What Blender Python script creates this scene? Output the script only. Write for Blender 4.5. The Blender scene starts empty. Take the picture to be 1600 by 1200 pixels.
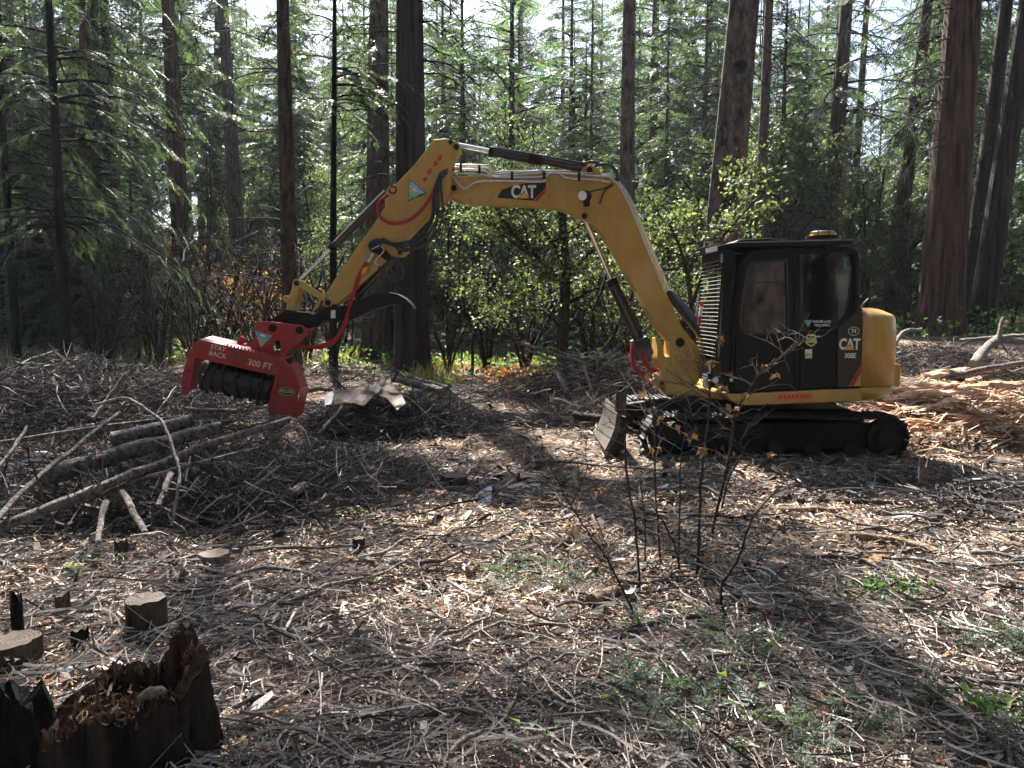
import bpy, bmesh, math, random
import numpy as np
from mathutils import Vector, Matrix

random.seed(7)
rng = np.random.default_rng(7)
R = math.radians
scene = bpy.context.scene
COL = scene.collection

# ------------------------------------------------------------------ camera, sky, sun, exposure
CAM_Z, PITCH, FPX = 1.70, 5.5, 1209.0
cam_d = bpy.data.cameras.new("camera")
cam_d.sensor_width = 36.0
cam_d.lens = FPX / 1600.0 * 36.0
cam_d.clip_start = 0.05
cam_d.clip_end = 2000.0
cam = bpy.data.objects.new("camera", cam_d)
COL.objects.link(cam)
cam.location = (0, 0, CAM_Z)
cam.rotation_euler = (R(90 - PITCH), 0, 0)
scene.camera = cam

HAZE = 0.0002
SUN_EL, SUN_AZ = 50.0, -14.0          # azimuth from +Y towards +X
world = bpy.data.worlds.new("World")
scene.world = world
world.use_nodes = True
wn = world.node_tree
wn.nodes.clear()
w_out = wn.nodes.new("ShaderNodeOutputWorld")
w_bg = wn.nodes.new("ShaderNodeBackground")
w_sky = wn.nodes.new("ShaderNodeTexSky")
w_sky.sky_type = 'NISHITA'
w_sky.sun_disc = False
w_sky.sun_elevation = R(SUN_EL)
w_sky.sun_rotation = R(SUN_AZ)
w_sky.dust_density = 2.0
w_bg.inputs["Strength"].default_value = 0.05
wn.links.new(w_sky.outputs[0], w_bg.inputs["Color"])
wn.links.new(w_bg.outputs[0], w_out.inputs["Surface"])

sun_d = bpy.data.lights.new("sun", 'SUN')
sun_d.energy = 5.0
sun_d.angle = R(0.53)
sun_d.color = (1.0, 0.96, 0.90)
sun = bpy.data.objects.new("sun", sun_d)
COL.objects.link(sun)
sdir = Vector((math.sin(R(SUN_AZ)) * math.cos(R(SUN_EL)), math.cos(R(SUN_AZ)) * math.cos(R(SUN_EL)), math.sin(R(SUN_EL))))
sun.rotation_euler = sdir.to_track_quat('Z', 'Y').to_euler()
sun.location = sdir * 60

scene.view_settings.view_transform = 'Standard'
scene.view_settings.look = 'None'
scene.view_settings.exposure = 2.55
scene.view_settings.gamma = 1.0
scene.view_settings.use_curve_mapping = False
scene.cycles.max_bounces = 6
scene.cycles.diffuse_bounces = 3
scene.cycles.glossy_bounces = 3
scene.cycles.transmission_bounces = 4
scene.cycles.transparent_max_bounces = 6
scene.cycles.use_denoising = True

# ------------------------------------------------------------------ small numeric helpers
_th = R(PITCH)
def ray(px, py):
    a = (px - 800.0) / FPX
    b = (600.0 - py) / FPX
    return Vector((a, math.cos(_th) + b * math.sin(_th), -math.sin(_th) + b * math.cos(_th)))

def P(px, py, Y):
    d = ray(px, py)
    return Vector((0, 0, CAM_Z)) + d * (Y / d.y)

def sstep(a, b, x):
    t = np.clip((np.asarray(x, float) - a) / (b - a), 0, 1)
    return t * t * (3 - 2 * t)

_perm = np.random.default_rng(3).random((256, 256))
def vnoise(x, y, s=1.0, o=0):
    x = np.asarray(x, float) / s + 37.7 + o * 11.3
    y = np.asarray(y, float) / s + 91.1 + o * 5.9
    xi = np.floor(x).astype(int); yi = np.floor(y).astype(int)
    fx = x - xi; fy = y - yi
    fx = fx * fx * (3 - 2 * fx); fy = fy * fy * (3 - 2 * fy)
    g = lambda i, j: _perm[(xi + i) % 256, (yi + j) % 256]
    return (g(0, 0) * (1 - fx) + g(1, 0) * fx) * (1 - fy) + (g(0, 1) * (1 - fx) + g(1, 1) * fx) * fy

def hgt(x, y):
    x = np.asarray(x, float); y = np.asarray(y, float)
    h = 0.13 * np.maximum(0, y - 26) * (1 - 0.55 * sstep(60, 140, y))
    h = h * (0.75 + 0.5 * sstep(5, -12, x))
    h = h + 0.95 * sstep(4.2, 7.5, x) * (0.45 * sstep(9.6, 12.0, y) + 0.55 * sstep(13, 21, y))
    rough = 1 - 0.85 * sstep(0.8, 1.6, x) * sstep(5.2, 4.7, x) * sstep(8.0, 8.7, y) * sstep(12.0, 11.2, y)
    h = h + rough * (0.10 * (vnoise(x, y, 1.7) - .5) + 0.05 * (vnoise(x, y, .55, 1) - .5) + 0.025 * (vnoise(x, y, .2, 2) - .5))
    h = h + 0.5 * (vnoise(x, y, 9, 3) - .5) * sstep(16, 30, y)
    h = h - 0.16 * sstep(4.6, 5.2, x) * sstep(8.2, 8.8, y) * sstep(10.2, 9.8, y)
    return h

def G(px, py):
    """Where the line of sight through a photo pixel meets the ground."""
    d = ray(px, py)
    t = 1.5
    while t < 120:
        p = Vector((0, 0, CAM_Z)) + d * t
        if p.z <= float(hgt(p.x, p.y)):
            break
        t += 0.02 + t * 0.002
    return Vector((0, 0, CAM_Z)) + d * t

def ground(x, y):
    return Vector((x, y, float(hgt(x, y))))

# ------------------------------------------------------------------ mesh helpers
def mk_mesh(name, V, Fs, mat=None, smooth=False):
    """V (n,3) array, Fs one (m,k) array or a list of them."""
    if not isinstance(Fs, list):
        Fs = [Fs]
    Fs = [np.asarray(f) for f in Fs if len(f)]
    V = np.asarray(V, float)
    me = bpy.data.meshes.new(name)
    me.vertices.add(len(V)); me.vertices.foreach_set("co", V.ravel().astype(np.float32))
    nl = sum(f.size for f in Fs); npoly = sum(len(f) for f in Fs)
    me.loops.add(nl); me.polygons.add(npoly)
    me.loops.foreach_set("vertex_index", np.concatenate([f.ravel() for f in Fs]).astype(np.int32))
    tot = np.concatenate([np.full(len(f), f.shape[1]) for f in Fs])
    st = np.concatenate([[0], np.cumsum(tot)[:-1]])
    me.polygons.foreach_set("loop_start", st.astype(np.int32))
    try:
        me.polygons.foreach_set("loop_total", tot.astype(np.int32))
    except Exception:
        pass
    me.polygons.foreach_set("use_smooth", np.full(npoly, bool(smooth)))
    me.update(calc_edges=True)
    if mat is not None:
        me.materials.append(mat)
    return me

STUFF_PARTS = {'crown', 'limbs', 'foliage', 'stems', 'twigs', 'fronds', 'leaves', 'side_twigs', 'rotten_fibres'}
def link(name, data, parent=None, loc=(0, 0, 0), rot=None):
    o = bpy.data.objects.new(name, data)
    COL.objects.link(o)
    o.location = loc
    if rot is not None:
        o.rotation_euler = rot
    if parent is not None:
        o.parent = parent
        if name in STUFF_PARTS: o["kind"] = "stuff"
    return o

def tag(o, label=None, cat=None, group=None, kind=None):
    if label: o["label"] = label
    if cat: o["category"] = cat
    if group: o["group"] = group
    if kind: o["kind"] = kind
    return o

def empty(name, loc, label, cat, group=None, rz=0.0):
    o = bpy.data.objects.new(name, None)
    COL.objects.link(o)
    o.location = loc
    o.rotation_euler = (0, 0, rz)
    o.empty_display_size = 0.1
    return tag(o, label, cat, group)

def tubes(Pts, Rad, sides=4, cap=True):
    """Batch of tubes: Pts (N,K,3), Rad (N,K) -> V, [quads, caps]"""
    Pts = np.asarray(Pts, float); Rad = np.asarray(Rad, float)
    N, K, _ = Pts.shape
    T = np.gradient(Pts, axis=1)
    T /= np.linalg.norm(T, axis=2, keepdims=True) + 1e-9
    tm = Pts[:, -1] - Pts[:, 0]
    tm /= np.linalg.norm(tm, axis=1, keepdims=True) + 1e-9
    ref = np.where(np.abs(tm[:, 2:3]) > 0.8, np.array([[1., 0, 0]]), np.array([[0, 0, 1.]]))
    ref = np.repeat(ref[:, None, :], K, axis=1)
    A = np.cross(T, ref); A /= np.linalg.norm(A, axis=2, keepdims=True) + 1e-9
    B = np.cross(T, A)
    th = np.linspace(0, 2 * np.pi, sides, endpoint=False) + .4
    ring = A[:, :, None, :] * np.cos(th)[None, None, :, None] + B[:, :, None, :] * np.sin(th)[None, None, :, None]
    V = Pts[:, :, None, :] + ring * Rad[:, :, None, None]
    V = V.reshape(-1, 3)
    n, k, s = np.meshgrid(np.arange(N), np.arange(K - 1), np.arange(sides), indexing='ij')
    s2 = (s + 1) % sides
    base = n * K * sides
    F = np.stack([base + k * sides + s, base + k * sides + s2, base + (k + 1) * sides + s2, base + (k + 1) * sides + s], -1).reshape(-1, 4)
    Fs = [F]
    if cap:
        Vr = V.reshape(N, K, sides, 3)
        n0 = len(V)
        b = np.arange(N)[:, None] * sides
        V = np.concatenate([V, Vr[:, 0].reshape(-1, 3), Vr[:, -1].reshape(-1, 3)])
        Fs.append(n0 + b + np.arange(sides)[::-1][None, :])
        Fs.append(n0 + N * sides + b + np.arange(sides)[None, :])
    return V, Fs

def merge(parts):
    V, Fs, off = [], [], 0
    for v, fs in parts:
        if not isinstance(fs, list): fs = [fs]
        V.append(v); Fs += [np.asarray(f) + off for f in fs if len(f)]
        off += len(v)
    return np.concatenate(V), Fs

def spline(pts, n=8):
    pts = [Vector(p) for p in pts]
    if len(pts) == 2:
        return [pts[0].lerp(pts[1], i / n) for i in range(n + 1)]
    out = []
    q = [pts[0] * 2 - pts[1]] + pts + [pts[-1] * 2 - pts[-2]]
    for i in range(1, len(q) - 2):
        a, b, c, d = q[i - 1], q[i], q[i + 1], q[i + 2]
        for j in range(n):
            t = j / n
            out.append(0.5 * ((2 * b) + (c - a) * t + (2 * a - 5 * b + 4 * c - d) * t * t + (3 * b - a - 3 * c + d) * t ** 3))
    out.append(pts[-1])
    return out

def tube_mesh(name, pts, r, mat, sides=10, smooth=True, n=6, wob=0.0):
    pp = spline(pts, n)
    K = len(pp)
    if np.isscalar(r): rr = np.full(K, r)
    else: rr = np.interp(np.linspace(0, 1, K), np.linspace(0, 1, len(r)), r)
    arr = np.array([list(p) for p in pp])
    if wob:
        arr += rng.normal(0, wob, arr.shape)
        rr = rr * (1 + rng.normal(0, .06, K))
    V, F = tubes(arr[None], rr[None], sides)
    me = mk_mesh(name, V, F, mat, smooth)
    return me

def bm_to(name, bm, mat, smooth=False):
    me = bpy.data.meshes.new(name)
    bmesh.ops.recalc_face_normals(bm, faces=bm.faces)
    bm.to_mesh(me); bm.free()
    me.materials.append(mat)
    if smooth:
        for p in me.polygons: p.use_smooth = True
    return me

def poly_prism(name, pts, Y0, Y1, mat, bevel=0.008, px=True, seg=1):
    """Closed outline (photo pixels read at depth Y0, or x/z metres) extruded from Y0 to Y1."""
    w = [P(a, b, Y0) for a, b in pts] if px else [Vector((a, Y0, b)) for a, b in pts]
    bm = bmesh.new()
    f = [bm.verts.new((p.x, Y0, p.z)) for p in w]
    b = [bm.verts.new((p.x, Y1, p.z)) for p in w]
    n = len(f)
    bm.faces.new(f); bm.faces.new(b[::-1])
    for i in range(n):
        bm.faces.new((f[i], b[i], b[(i + 1) % n], f[(i + 1) % n]))
    bmesh.ops.recalc_face_normals(bm, faces=bm.faces)
    if bevel:
        bmesh.ops.bevel(bm, geom=list(bm.edges), offset=bevel, segments=seg, affect='EDGES', clamp_overlap=True)
    return bm_to(name, bm, mat)

def ring_prism(name, outer, inner, Y0, Y1, mat, cen=None):
    o = [P(a, b, Y0) for a, b in outer]; i_ = [P(a, b, Y0) for a, b in inner]
    if cen is None:
        cx = sum(p.x for p in i_) / len(i_); cz = sum(p.z for p in i_) / len(i_)
    else:
        c = P(cen[0], cen[1], Y0); cx, cz = c.x, c.z
    angs = sorted({round(math.atan2(p.z - cz, p.x - cx), 5) for p in o + i_})
    def hit(poly, a):
        dx, dz = math.cos(a), math.sin(a); best = 0
        for k in range(len(poly)):
            p, q = poly[k], poly[(k + 1) % len(poly)]
            ex, ez = q.x - p.x, q.z - p.z
            den = dx * ez - dz * ex
            if abs(den) < 1e-9: continue
            px_, pz_ = p.x - cx, p.z - cz
            t = (px_ * ez - pz_ * ex) / den
            u = (px_ * dz - pz_ * dx) / den
            if t > 0 and -1e-4 <= u <= 1 + 1e-4: best = max(best, t)
        return (cx + dx * best, cz + dz * best)
    bm = bmesh.new()
    L = []
    for Y in (Y0, Y1):
        L.append([bm.verts.new((x, Y, z)) for x, z in (hit(o, a) for a in angs)])
        L.append([bm.verts.new((x, Y, z)) for x, z in (hit(i_, a) for a in angs)])
    n = len(angs)
    for k in range(n):
        j = (k + 1) % n
        bm.faces.new((L[0][k], L[0][j], L[1][j], L[1][k]))
        bm.faces.new((L[2][k], L[3][k], L[3][j], L[2][j]))
        bm.faces.new((L[0][k], L[2][k], L[2][j], L[0][j]))
        bm.faces.new((L[1][k], L[1][j], L[3][j], L[3][k]))
    return bm_to(name, bm, mat)

def cyl_mesh(name, p0, p1, r, mat, sides=20, r1=None, smooth=True):
    p0 = Vector(p0); p1 = Vector(p1)
    V, F = tubes(np.array([[list(p0), list(p0.lerp(p1, .5)), list(p1)]]), np.array([[r, (r + (r1 or r)) / 2, r1 or r]]), sides)
    me = mk_mesh(name, V, F, mat, False)
    if smooth:
        sm = np.ones(len(me.polygons), bool); sm[-2:] = False
        me.polygons.foreach_set("use_smooth", sm)
    return me

def box_mesh(name, lo, hi, mat, bevel=0.006):
    bm = bmesh.new()
    bmesh.ops.create_cube(bm, size=1)
    for v in bm.verts:
        v.co = Vector([lo[i] + (v.co[i] + .5) * (hi[i] - lo[i]) for i in range(3)])
    if bevel:
        bmesh.ops.bevel(bm, geom=list(bm.edges), offset=bevel, segments=1, affect='EDGES', clamp_overlap=True)
    return bm_to(name, bm, mat)

# ------------------------------------------------------------------ materials
def new_mat(name):
    m = bpy.data.materials.new(name); m.use_nodes = True
    nt = m.node_tree
    b = nt.nodes["Principled BSDF"]
    return m, nt, b

def N(nt, t, **kw):
    n = nt.nodes.new(t)
    for k, v in kw.items(): setattr(n, k, v)
    return n

def ramp(nt, cols, pos=None):
    r = nt.nodes.new("ShaderNodeValToRGB")
    el = r.color_ramp.elements
    while len(el) < len(cols): el.new(0.5)
    for i, c in enumerate(cols):
        el[i].position = pos[i] if pos else i / (len(cols) - 1)
        el[i].color = (*c, 1)
    return r

def noise(nt, scale, detail=6, rough=.6, vec=None, stretch=None):
    n = N(nt, "ShaderNodeTexNoise"); n.inputs["Scale"].default_value = scale
    n.inputs["Detail"].default_value = detail; n.inputs["Roughness"].default_value = rough
    tc = N(nt, "ShaderNodeTexCoord")
    src = tc.outputs["Object"]
    if stretch:
        mp = N(nt, "ShaderNodeMapping"); mp.inputs["Scale"].default_value = stretch
        nt.links.new(src, mp.inputs["Vector"]); src = mp.outputs[0]
    nt.links.new(src, n.inputs["Vector"])
    return n

def bump(nt, b, height_out, strength=.5, dist=.02):
    bp = N(nt, "ShaderNodeBump"); bp.inputs["Strength"].default_value = strength; bp.inputs["Distance"].default_value = dist
    nt.links.new(height_out, bp.inputs["Height"]); nt.links.new(bp.outputs[0], b.inputs["Normal"])

def mixc(nt, fac, a, b_, blend='MIX'):
    m = N(nt, "ShaderNodeMix", data_type='RGBA', blend_type=blend)
    for s, v in ((0, fac), (6, a), (7, b_)):
        if hasattr(v, "links"): nt.links.new(v, m.inputs[s])
        else: m.inputs[s].default_value = v if s == 0 else (*v, 1)
    return m.outputs[2]

def island(nt):
    return N(nt, "ShaderNodeNewGeometry").outputs["Random Per Island"]

def mat_paint(name, col, rough=.4, metal=0.0, dirt=(.10, .075, .05), amt=.5, coat=0.0, scale=3.0, spec=.5, wear=0.0):
    m, nt, b = new_mat(name)
    b.inputs['Specular IOR Level'].default_value = spec
    n1 = noise(nt, scale, 8, .7)
    n2 = noise(nt, scale * 9, 6, .7)
    r1 = ramp(nt, [(0, 0, 0), (amt,) * 3], [.46, .74]); nt.links.new(n1.outputs[0], r1.inputs[0])
    r2 = ramp(nt, [(.25,) * 3, (1,) * 3], [.35, .6]); nt.links.new(n2.outputs[0], r2.inputs[0])
    f = mixc(nt, 1.0, r1.outputs[0], r2.outputs[0], 'MULTIPLY')
    c = mixc(nt, f, col, dirt)
    if wear:
        n4 = noise(nt, 55, 4, .6); r4 = ramp(nt, [(0, 0, 0), (1, 1, 1)], [.66, .69]); nt.links.new(n4.outputs[0], r4.inputs[0])
        n5 = noise(nt, 2.2, 4, .6); r5 = ramp(nt, [(0, 0, 0), (wear,) * 3], [.47, .6]); nt.links.new(n5.outputs[0], r5.inputs[0])
        c = mixc(nt, mixc(nt, 1.0, r4.outputs[0], r5.outputs[0], 'MULTIPLY'), c, (.07, .06, .055))
        n6 = noise(nt, 11, 5, .65, stretch=(1, 1, .08)); r6 = ramp(nt, [(0, 0, 0), (.42 * wear,) * 3], [.52, .72]); nt.links.new(n6.outputs[0], r6.inputs[0])
        c = mixc(nt, r6.outputs[0], c, tuple(q * .9 for q in dirt))
    nt.links.new(c, b.inputs["Base Color"])
    mr = N(nt, "ShaderNodeMapRange"); mr.inputs[3].default_value = rough; mr.inputs[4].default_value = min(1, rough + .35)
    nt.links.new(n1.outputs[0], mr.inputs[0]); nt.links.new(mr.outputs[0], b.inputs["Roughness"])
    b.inputs["Metallic"].default_value = metal
    b.inputs["Coat Weight"].default_value = coat
    bump(nt, b, n2.outputs[0], .06, .004)
    return m

def mat_flat(name, col, rough=.5, metal=0.0):
    m, nt, b = new_mat(name)
    n = noise(nt, 30, 5, .6)
    r = ramp(nt, [tuple(c * .7 for c in col), col], [.3, .6]); nt.links.new(n.outputs[0], r.inputs[0])
    nt.links.new(r.outputs[0], b.inputs["Base Color"])
    b.inputs["Roughness"].default_value = rough; b.inputs["Metallic"].default_value = metal
    return m

def mat_bark(name, dark, light, scale=10, moss=None, vstretch=.12, bstr=.9):
    m, nt, b = new_mat(name)
    n1 = noise(nt, scale, 8, .65, stretch=(1, 1, vstretch))
    n2 = noise(nt, scale * 4, 6, .7, stretch=(1, 1, .35))
    n3 = noise(nt, .8, 3, .5)
    r = ramp(nt, [dark, tuple((a + c) / 2 for a, c in zip(dark, light)), light], [.38, .5, .66]); nt.links.new(n1.outputs[0], r.inputs[0])
    r2 = ramp(nt, [(.55,) * 3, (1.25,) * 3], [.3, .7]); nt.links.new(n2.outputs[0], r2.inputs[0])
    c = mixc(nt, 1.0, r.outputs[0], r2.outputs[0], 'MULTIPLY')
    if moss:
        rm = ramp(nt, [(0, 0, 0), (.6,) * 3], [.5, .65]); nt.links.new(n3.outputs[0], rm.inputs[0])
        c = mixc(nt, rm.outputs[0], c, moss)
    nt.links.new(c, b.inputs["Base Color"])
    b.inputs["Roughness"].default_value = .92
    b.inputs["Specular IOR Level"].default_value = .2
    add = N(nt, "ShaderNodeMath", operation='ADD'); nt.links.new(n1.outputs[0], add.inputs[0])
    mu = N(nt, "ShaderNodeMath", operation='MULTIPLY'); mu.inputs[1].default_value = .35; nt.links.new(n2.outputs[0], mu.inputs[0])
    nt.links.new(mu.outputs[0], add.inputs[1])
    bump(nt, b, add.outputs[0], bstr, .09)
    return m

def mat_leaf(name, cols, pos=None, trans=.45, rough=.5, spec=.4):
    m, nt, b = new_mat(name)
    out = nt.nodes["Material Output"]
    r = ramp(nt, cols, pos); nt.links.new(island(nt), r.inputs[0])
    b.inputs["Roughness"].default_value = rough; b.inputs["Specular IOR Level"].default_value = spec
    nt.links.new(r.outputs[0], b.inputs["Base Color"])
    tr = N(nt, "ShaderNodeBsdfTranslucent")
    c2 = mixc(nt, 1.0, r.outputs[0], (1.35, 1.5, .7), 'MULTIPLY')
    nt.links.new(c2, tr.inputs["Color"])
    mx = N(nt, "ShaderNodeMixShader"); mx.inputs[0].default_value = trans
    nt.links.new(b.outputs[0], mx.inputs[1]); nt.links.new(tr.outputs[0], mx.inputs[2])
    nt.links.new(mx.outputs[0], out.inputs["Surface"])
    return m

def mat_litter(name, cols, pos=None, rough=.85, grain=60, bs=.4):
    m, nt, b = new_mat(name)
    r = ramp(nt, cols, pos); nt.links.new(island(nt), r.inputs[0])
    n = noise(nt, grain, 5, .7)
    r2 = ramp(nt, [(.55,) * 3, (1.2,) * 3], [.3, .7]); nt.links.new(n.outputs[0], r2.inputs[0])
    c = mixc(nt, 1.0, r.outputs[0], r2.outputs[0], 'MULTIPLY')
    nt.links.new(c, b.inputs["Base Color"])
    b.inputs["Roughness"].default_value = rough; b.inputs["Specular IOR Level"].default_value = .25
    bump(nt, b, n.outputs[0], bs, .01)
    return m

M = {}
M['yellow'] = mat_paint("machine_yellow", (.46, .265, .045), .28, dirt=(.17, .11, .055), amt=.7, coat=.4, wear=.8)
M['black'] = mat_paint("black_enamel", (.005, .0055, .007), .3, dirt=(.014, .012, .011), amt=.3, coat=.0, spec=.22)
M['cylblack'] = mat_paint("gloss_black_cylinder", (.008, .008, .009), .22, dirt=(.04, .033, .027), amt=.3, coat=.5)
M['steel'] = mat_paint("dusty_track_steel", (.020, .018, .017), .5, metal=.4, dirt=(.05, .038, .03), amt=.6, spec=.3)
M['red'] = mat_paint("mulcher_red", (.36, .017, .020), .40, dirt=(.12, .07, .055), amt=.9, coat=.1, scale=7, wear=1.0)
M['redhose'] = mat_paint("red_sleeve", (.34, .010, .018), .5, dirt=(.12, .03, .02), amt=.4, scale=12)
M['chrome'] = mat_flat("chrome_rod", (.75, .75, .76), .12, 1.0)
M['pipe'] = mat_flat("zinc_pipe", (.55, .54, .50), .28, .9)
M['rubber'] = mat_flat("black_rubber", (.018, .018, .02), .42)
M['bladewood'] = mat_paint("worn_blade_steel", (.075, .06, .047), .7, metal=.2, dirt=(.035, .027, .02), amt=.9, scale=8)
M['decalblack'] = mat_flat("decal_black", (.008, .008, .009), .35)
M['white'] = mat_flat("decal_white", (.72, .72, .70), .5)
M['cream'] = mat_flat("decal_cream", (.66, .56, .36), .5)
M['decalyellow'] = mat_flat("decal_yellow", (.75, .42, .02), .4)
M['decalred'] = mat_flat("decal_red", (.42, .015, .02), .4)
M['teal'] = mat_flat("decal_teal", (.12, .38, .42), .45)
M['skyblue'] = mat_flat("decal_sky_blue", (.25, .50, .65), .45)
M['decalgreen'] = mat_flat("decal_green", (.35, .48, .25), .45)
M['orange'] = mat_flat("decal_orange", (.80, .16, .02), .4)
M['shield'] = mat_flat("decal_shield", (.62, .56, .16), .4)
M['beacon'] = mat_flat("beacon_amber", (.75, .36, .02), .2)
M['lens'] = mat_flat("lamp_lens", (.85, .87, .9), .15)
M['drum'] = mat_paint("worn_drum_steel", (.05, .05, .055), .38, metal=.7, dirt=(.10, .075, .055), amt=.6, scale=8)

mg, nt, b = new_mat("tinted_cab_glass")
b.inputs["Base Color"].default_value = (.006, .007, .008, 1)
b.inputs["Roughness"].default_value = .03
b.inputs["IOR"].default_value = 1.6
_n = noise(nt, 6, 4, .6); bump(nt, b, _n.outputs[0], .03, .01)
M['glass'] = mg

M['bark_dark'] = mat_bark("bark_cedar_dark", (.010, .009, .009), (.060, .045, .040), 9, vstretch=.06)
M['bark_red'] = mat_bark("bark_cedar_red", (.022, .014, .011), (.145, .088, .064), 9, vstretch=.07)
M['bark_pine'] = mat_bark("bark_pine_grey", (.028, .022, .019), (.17, .13, .11), 7, vstretch=.35)
M['bark_fir'] = mat_bark("bark_fir_brown", (.024, .018, .014), (.13, .095, .07), 12, vstretch=.2)
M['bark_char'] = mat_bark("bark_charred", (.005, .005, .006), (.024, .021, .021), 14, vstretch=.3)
M['bark_log'] = mat_bark("bark_dead_log", (.06, .05, .044), (.31, .265, .24), 22, vstretch=1)
M['bark_pale'] = mat_bark("bark_pale_pole", (.13, .115, .10), (.40, .35, .31), 26, vstretch=1)
M['bark_twig'] = mat_bark("bark_sapling", (.030, .022, .018), (.12, .09, .07), 40, vstretch=1)
M['wood_orange'] = mat_bark("fresh_split_wood", (.30, .15, .075), (.66, .40, .24), 14, vstretch=.5)
M['wood_tan'] = mat_bark("weathered_split_wood", (.17, .11, .075), (.42, .30, .21), 16, vstretch=.5)
M['sheet'] = mat_bark("tan_sheet", (.20, .16, .13), (.36, .30, .25), 3, vstretch=1, bstr=.15)
M['sheetwhite'] = mat_bark("pale_sheet", (.42, .41, .42), (.66, .65, .66), 4, vstretch=1, bstr=.15)

def mat_cut():
    m, nt, b = new_mat("cut_wood_rings")
    tc = N(nt, "ShaderNodeTexCoord")
    w = N(nt, "ShaderNodeTexWave", wave_type='RINGS', rings_direction='Z')
    w.inputs["Scale"].default_value = 16; w.inputs["Distortion"].default_value = 2.5; w.inputs["Detail"].default_value = 3
    nt.links.new(tc.outputs["Object"], w.inputs["Vector"])
    r = ramp(nt, [(.075, .055, .04), (.15, .11, .08)]); nt.links.new(w.outputs[0], r.inputs[0])
    n = noise(nt, 8, 5, .6); r2 = ramp(nt, [(.5,) * 3, (1.15,) * 3], [.3, .65]); nt.links.new(n.outputs[0], r2.inputs[0])
    nt.links.new(mixc(nt, 1.0, r.outputs[0], r2.outputs[0], 'MULTIPLY'), b.inputs["Base Color"])
    b.inputs["Roughness"].default_value = .85
    return m
M['cut'] = mat_cut()

M['leaf_fir'] = mat_leaf("fir_needles", [(.022, .038, .028), (.052, .078, .055), (.125, .160, .120)], [0, .55, 1])
M['leaf_cedar'] = mat_leaf("cedar_sprays", [(.026, .043, .031), (.062, .092, .062), (.145, .185, .135)], [0, .5, 1])
M['leaf_bright'] = mat_leaf("young_fir_needles", [(.045, .080, .052), (.09, .145, .095), (.16, .23, .155)], [0, .5, 1])
M['leaf_maple'] = mat_leaf("maple_leaves", [(.035, .050, .028), (.085, .105, .055), (.21, .23, .12)], [0, .6, 1], trans=.42)
M['leaf_oak'] = mat_leaf("oak_leaves", [(.030, .044, .026), (.065, .083, .046), (.15, .165, .10)], [0, .5, 1], trans=.5)
M['leaf_rust'] = mat_leaf("rust_dead_leaves", [(.12, .045, .02), (.26, .10, .04), (.34, .17, .08)], [0, .5, 1], trans=.4)
M['leaf_dry'] = mat_leaf("dry_brown_leaf", [(.12, .055, .028), (.20, .10, .05), (.30, .19, .12)], [0, .5, 1], trans=.15)
M['grass'] = mat_leaf("dry_grass", [(.10, .12, .04), (.24, .22, .09), (.36, .30, .16)], [0, .5, 1], trans=.4)
M['cover'] = mat_leaf("low_green_plants", [(.03, .07, .02), (.07, .14, .04), (.20, .24, .08)], [0, .6, 1], trans=.45)

M['chips'] = mat_litter("wood_chips", [(.035, .024, .018), (.12, .082, .058), (.32, .23, .165), (.56, .43, .32), (.76, .65, .53)], [0, .25, .55, .82, 1])
M['chips_o'] = mat_litter("fresh_orange_chips", [(.20, .10, .05), (.42, .23, .12), (.62, .38, .22), (.66, .50, .36)], [0, .35, .75, 1])
M['twigs'] = mat_litter("twig_bark", [(.03, .024, .021), (.075, .06, .052), (.24, .195, .165), (.50, .43, .375), (.74, .67, .60)], [0, .28, .5, .8, 1])
M['leaflitter'] = mat_litter("fallen_leaves", [(.05, .03, .02), (.16, .08, .04), (.36, .12, .04), (.30, .22, .16)], [0, .4, .7, 1])
M['dirt'] = None
def mat_ground():
    m, nt, b = new_mat("forest_duff")
    n1 = noise(nt, .7, 6, .6); n2 = noise(nt, 9, 8, .75); n3 = noise(nt, 60, 6, .75)
    r1 = ramp(nt, [(.040, .030, .023), (.12, .090, .068), (.27, .21, .16)], [.3, .5, .7]); nt.links.new(n2.outputs[0], r1.inputs[0])
    r3 = ramp(nt, [(.45,) * 3, (1.6,) * 3], [.35, .65]); nt.links.new(n3.outputs[0], r3.inputs[0])
    c = mixc(nt, 1.0, r1.outputs[0], r3.outputs[0], 'MULTIPLY')
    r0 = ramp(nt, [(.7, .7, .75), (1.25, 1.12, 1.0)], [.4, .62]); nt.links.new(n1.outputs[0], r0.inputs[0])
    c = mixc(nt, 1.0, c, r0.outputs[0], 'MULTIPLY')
    nt.links.new(c, b.inputs["Base Color"]); b.inputs["Roughness"].default_value = .95
    b.inputs["Specular IOR Level"].default_value = .15
    ad = N(nt, "ShaderNodeMath", operation='ADD'); nt.links.new(n2.outputs[0], ad.inputs[0]); nt.links.new(n3.outputs[0], ad.inputs[1])
    bump(nt, b, ad.outputs[0], .9, .03)
    return m
M['ground'] = mat_ground()

# ------------------------------------------------------------------ ground sheet
xs = np.concatenate([-np.geomspace(170, 8.2, 50), np.arange(-8, 9.0, .085), np.geomspace(9.2, 170, 50)])
ys = np.concatenate([-np.geomspace(60, 1.2, 16), np.arange(-1, 1.6, .25), np.arange(1.7, 15, .08), np.geomspace(15.1, 190, 110)])
XX, YY = np.meshgrid(xs, ys, indexing='ij')
gv = np.stack([XX, YY, hgt(XX, YY)], -1).reshape(-1, 3)
i, j = np.meshgrid(np.arange(len(xs) - 1), np.arange(len(ys) - 1), indexing='ij')
n_ = len(ys)
gf = np.stack([i * n_ + j, (i + 1) * n_ + j, (i + 1) * n_ + j + 1, i * n_ + j + 1], -1).reshape(-1, 4)
ground_o = link("ground", mk_mesh("ground", gv, gf, M['ground'], True))
tag(ground_o, "brown forest floor of duff and trampled earth", None, None, "structure")

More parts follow.
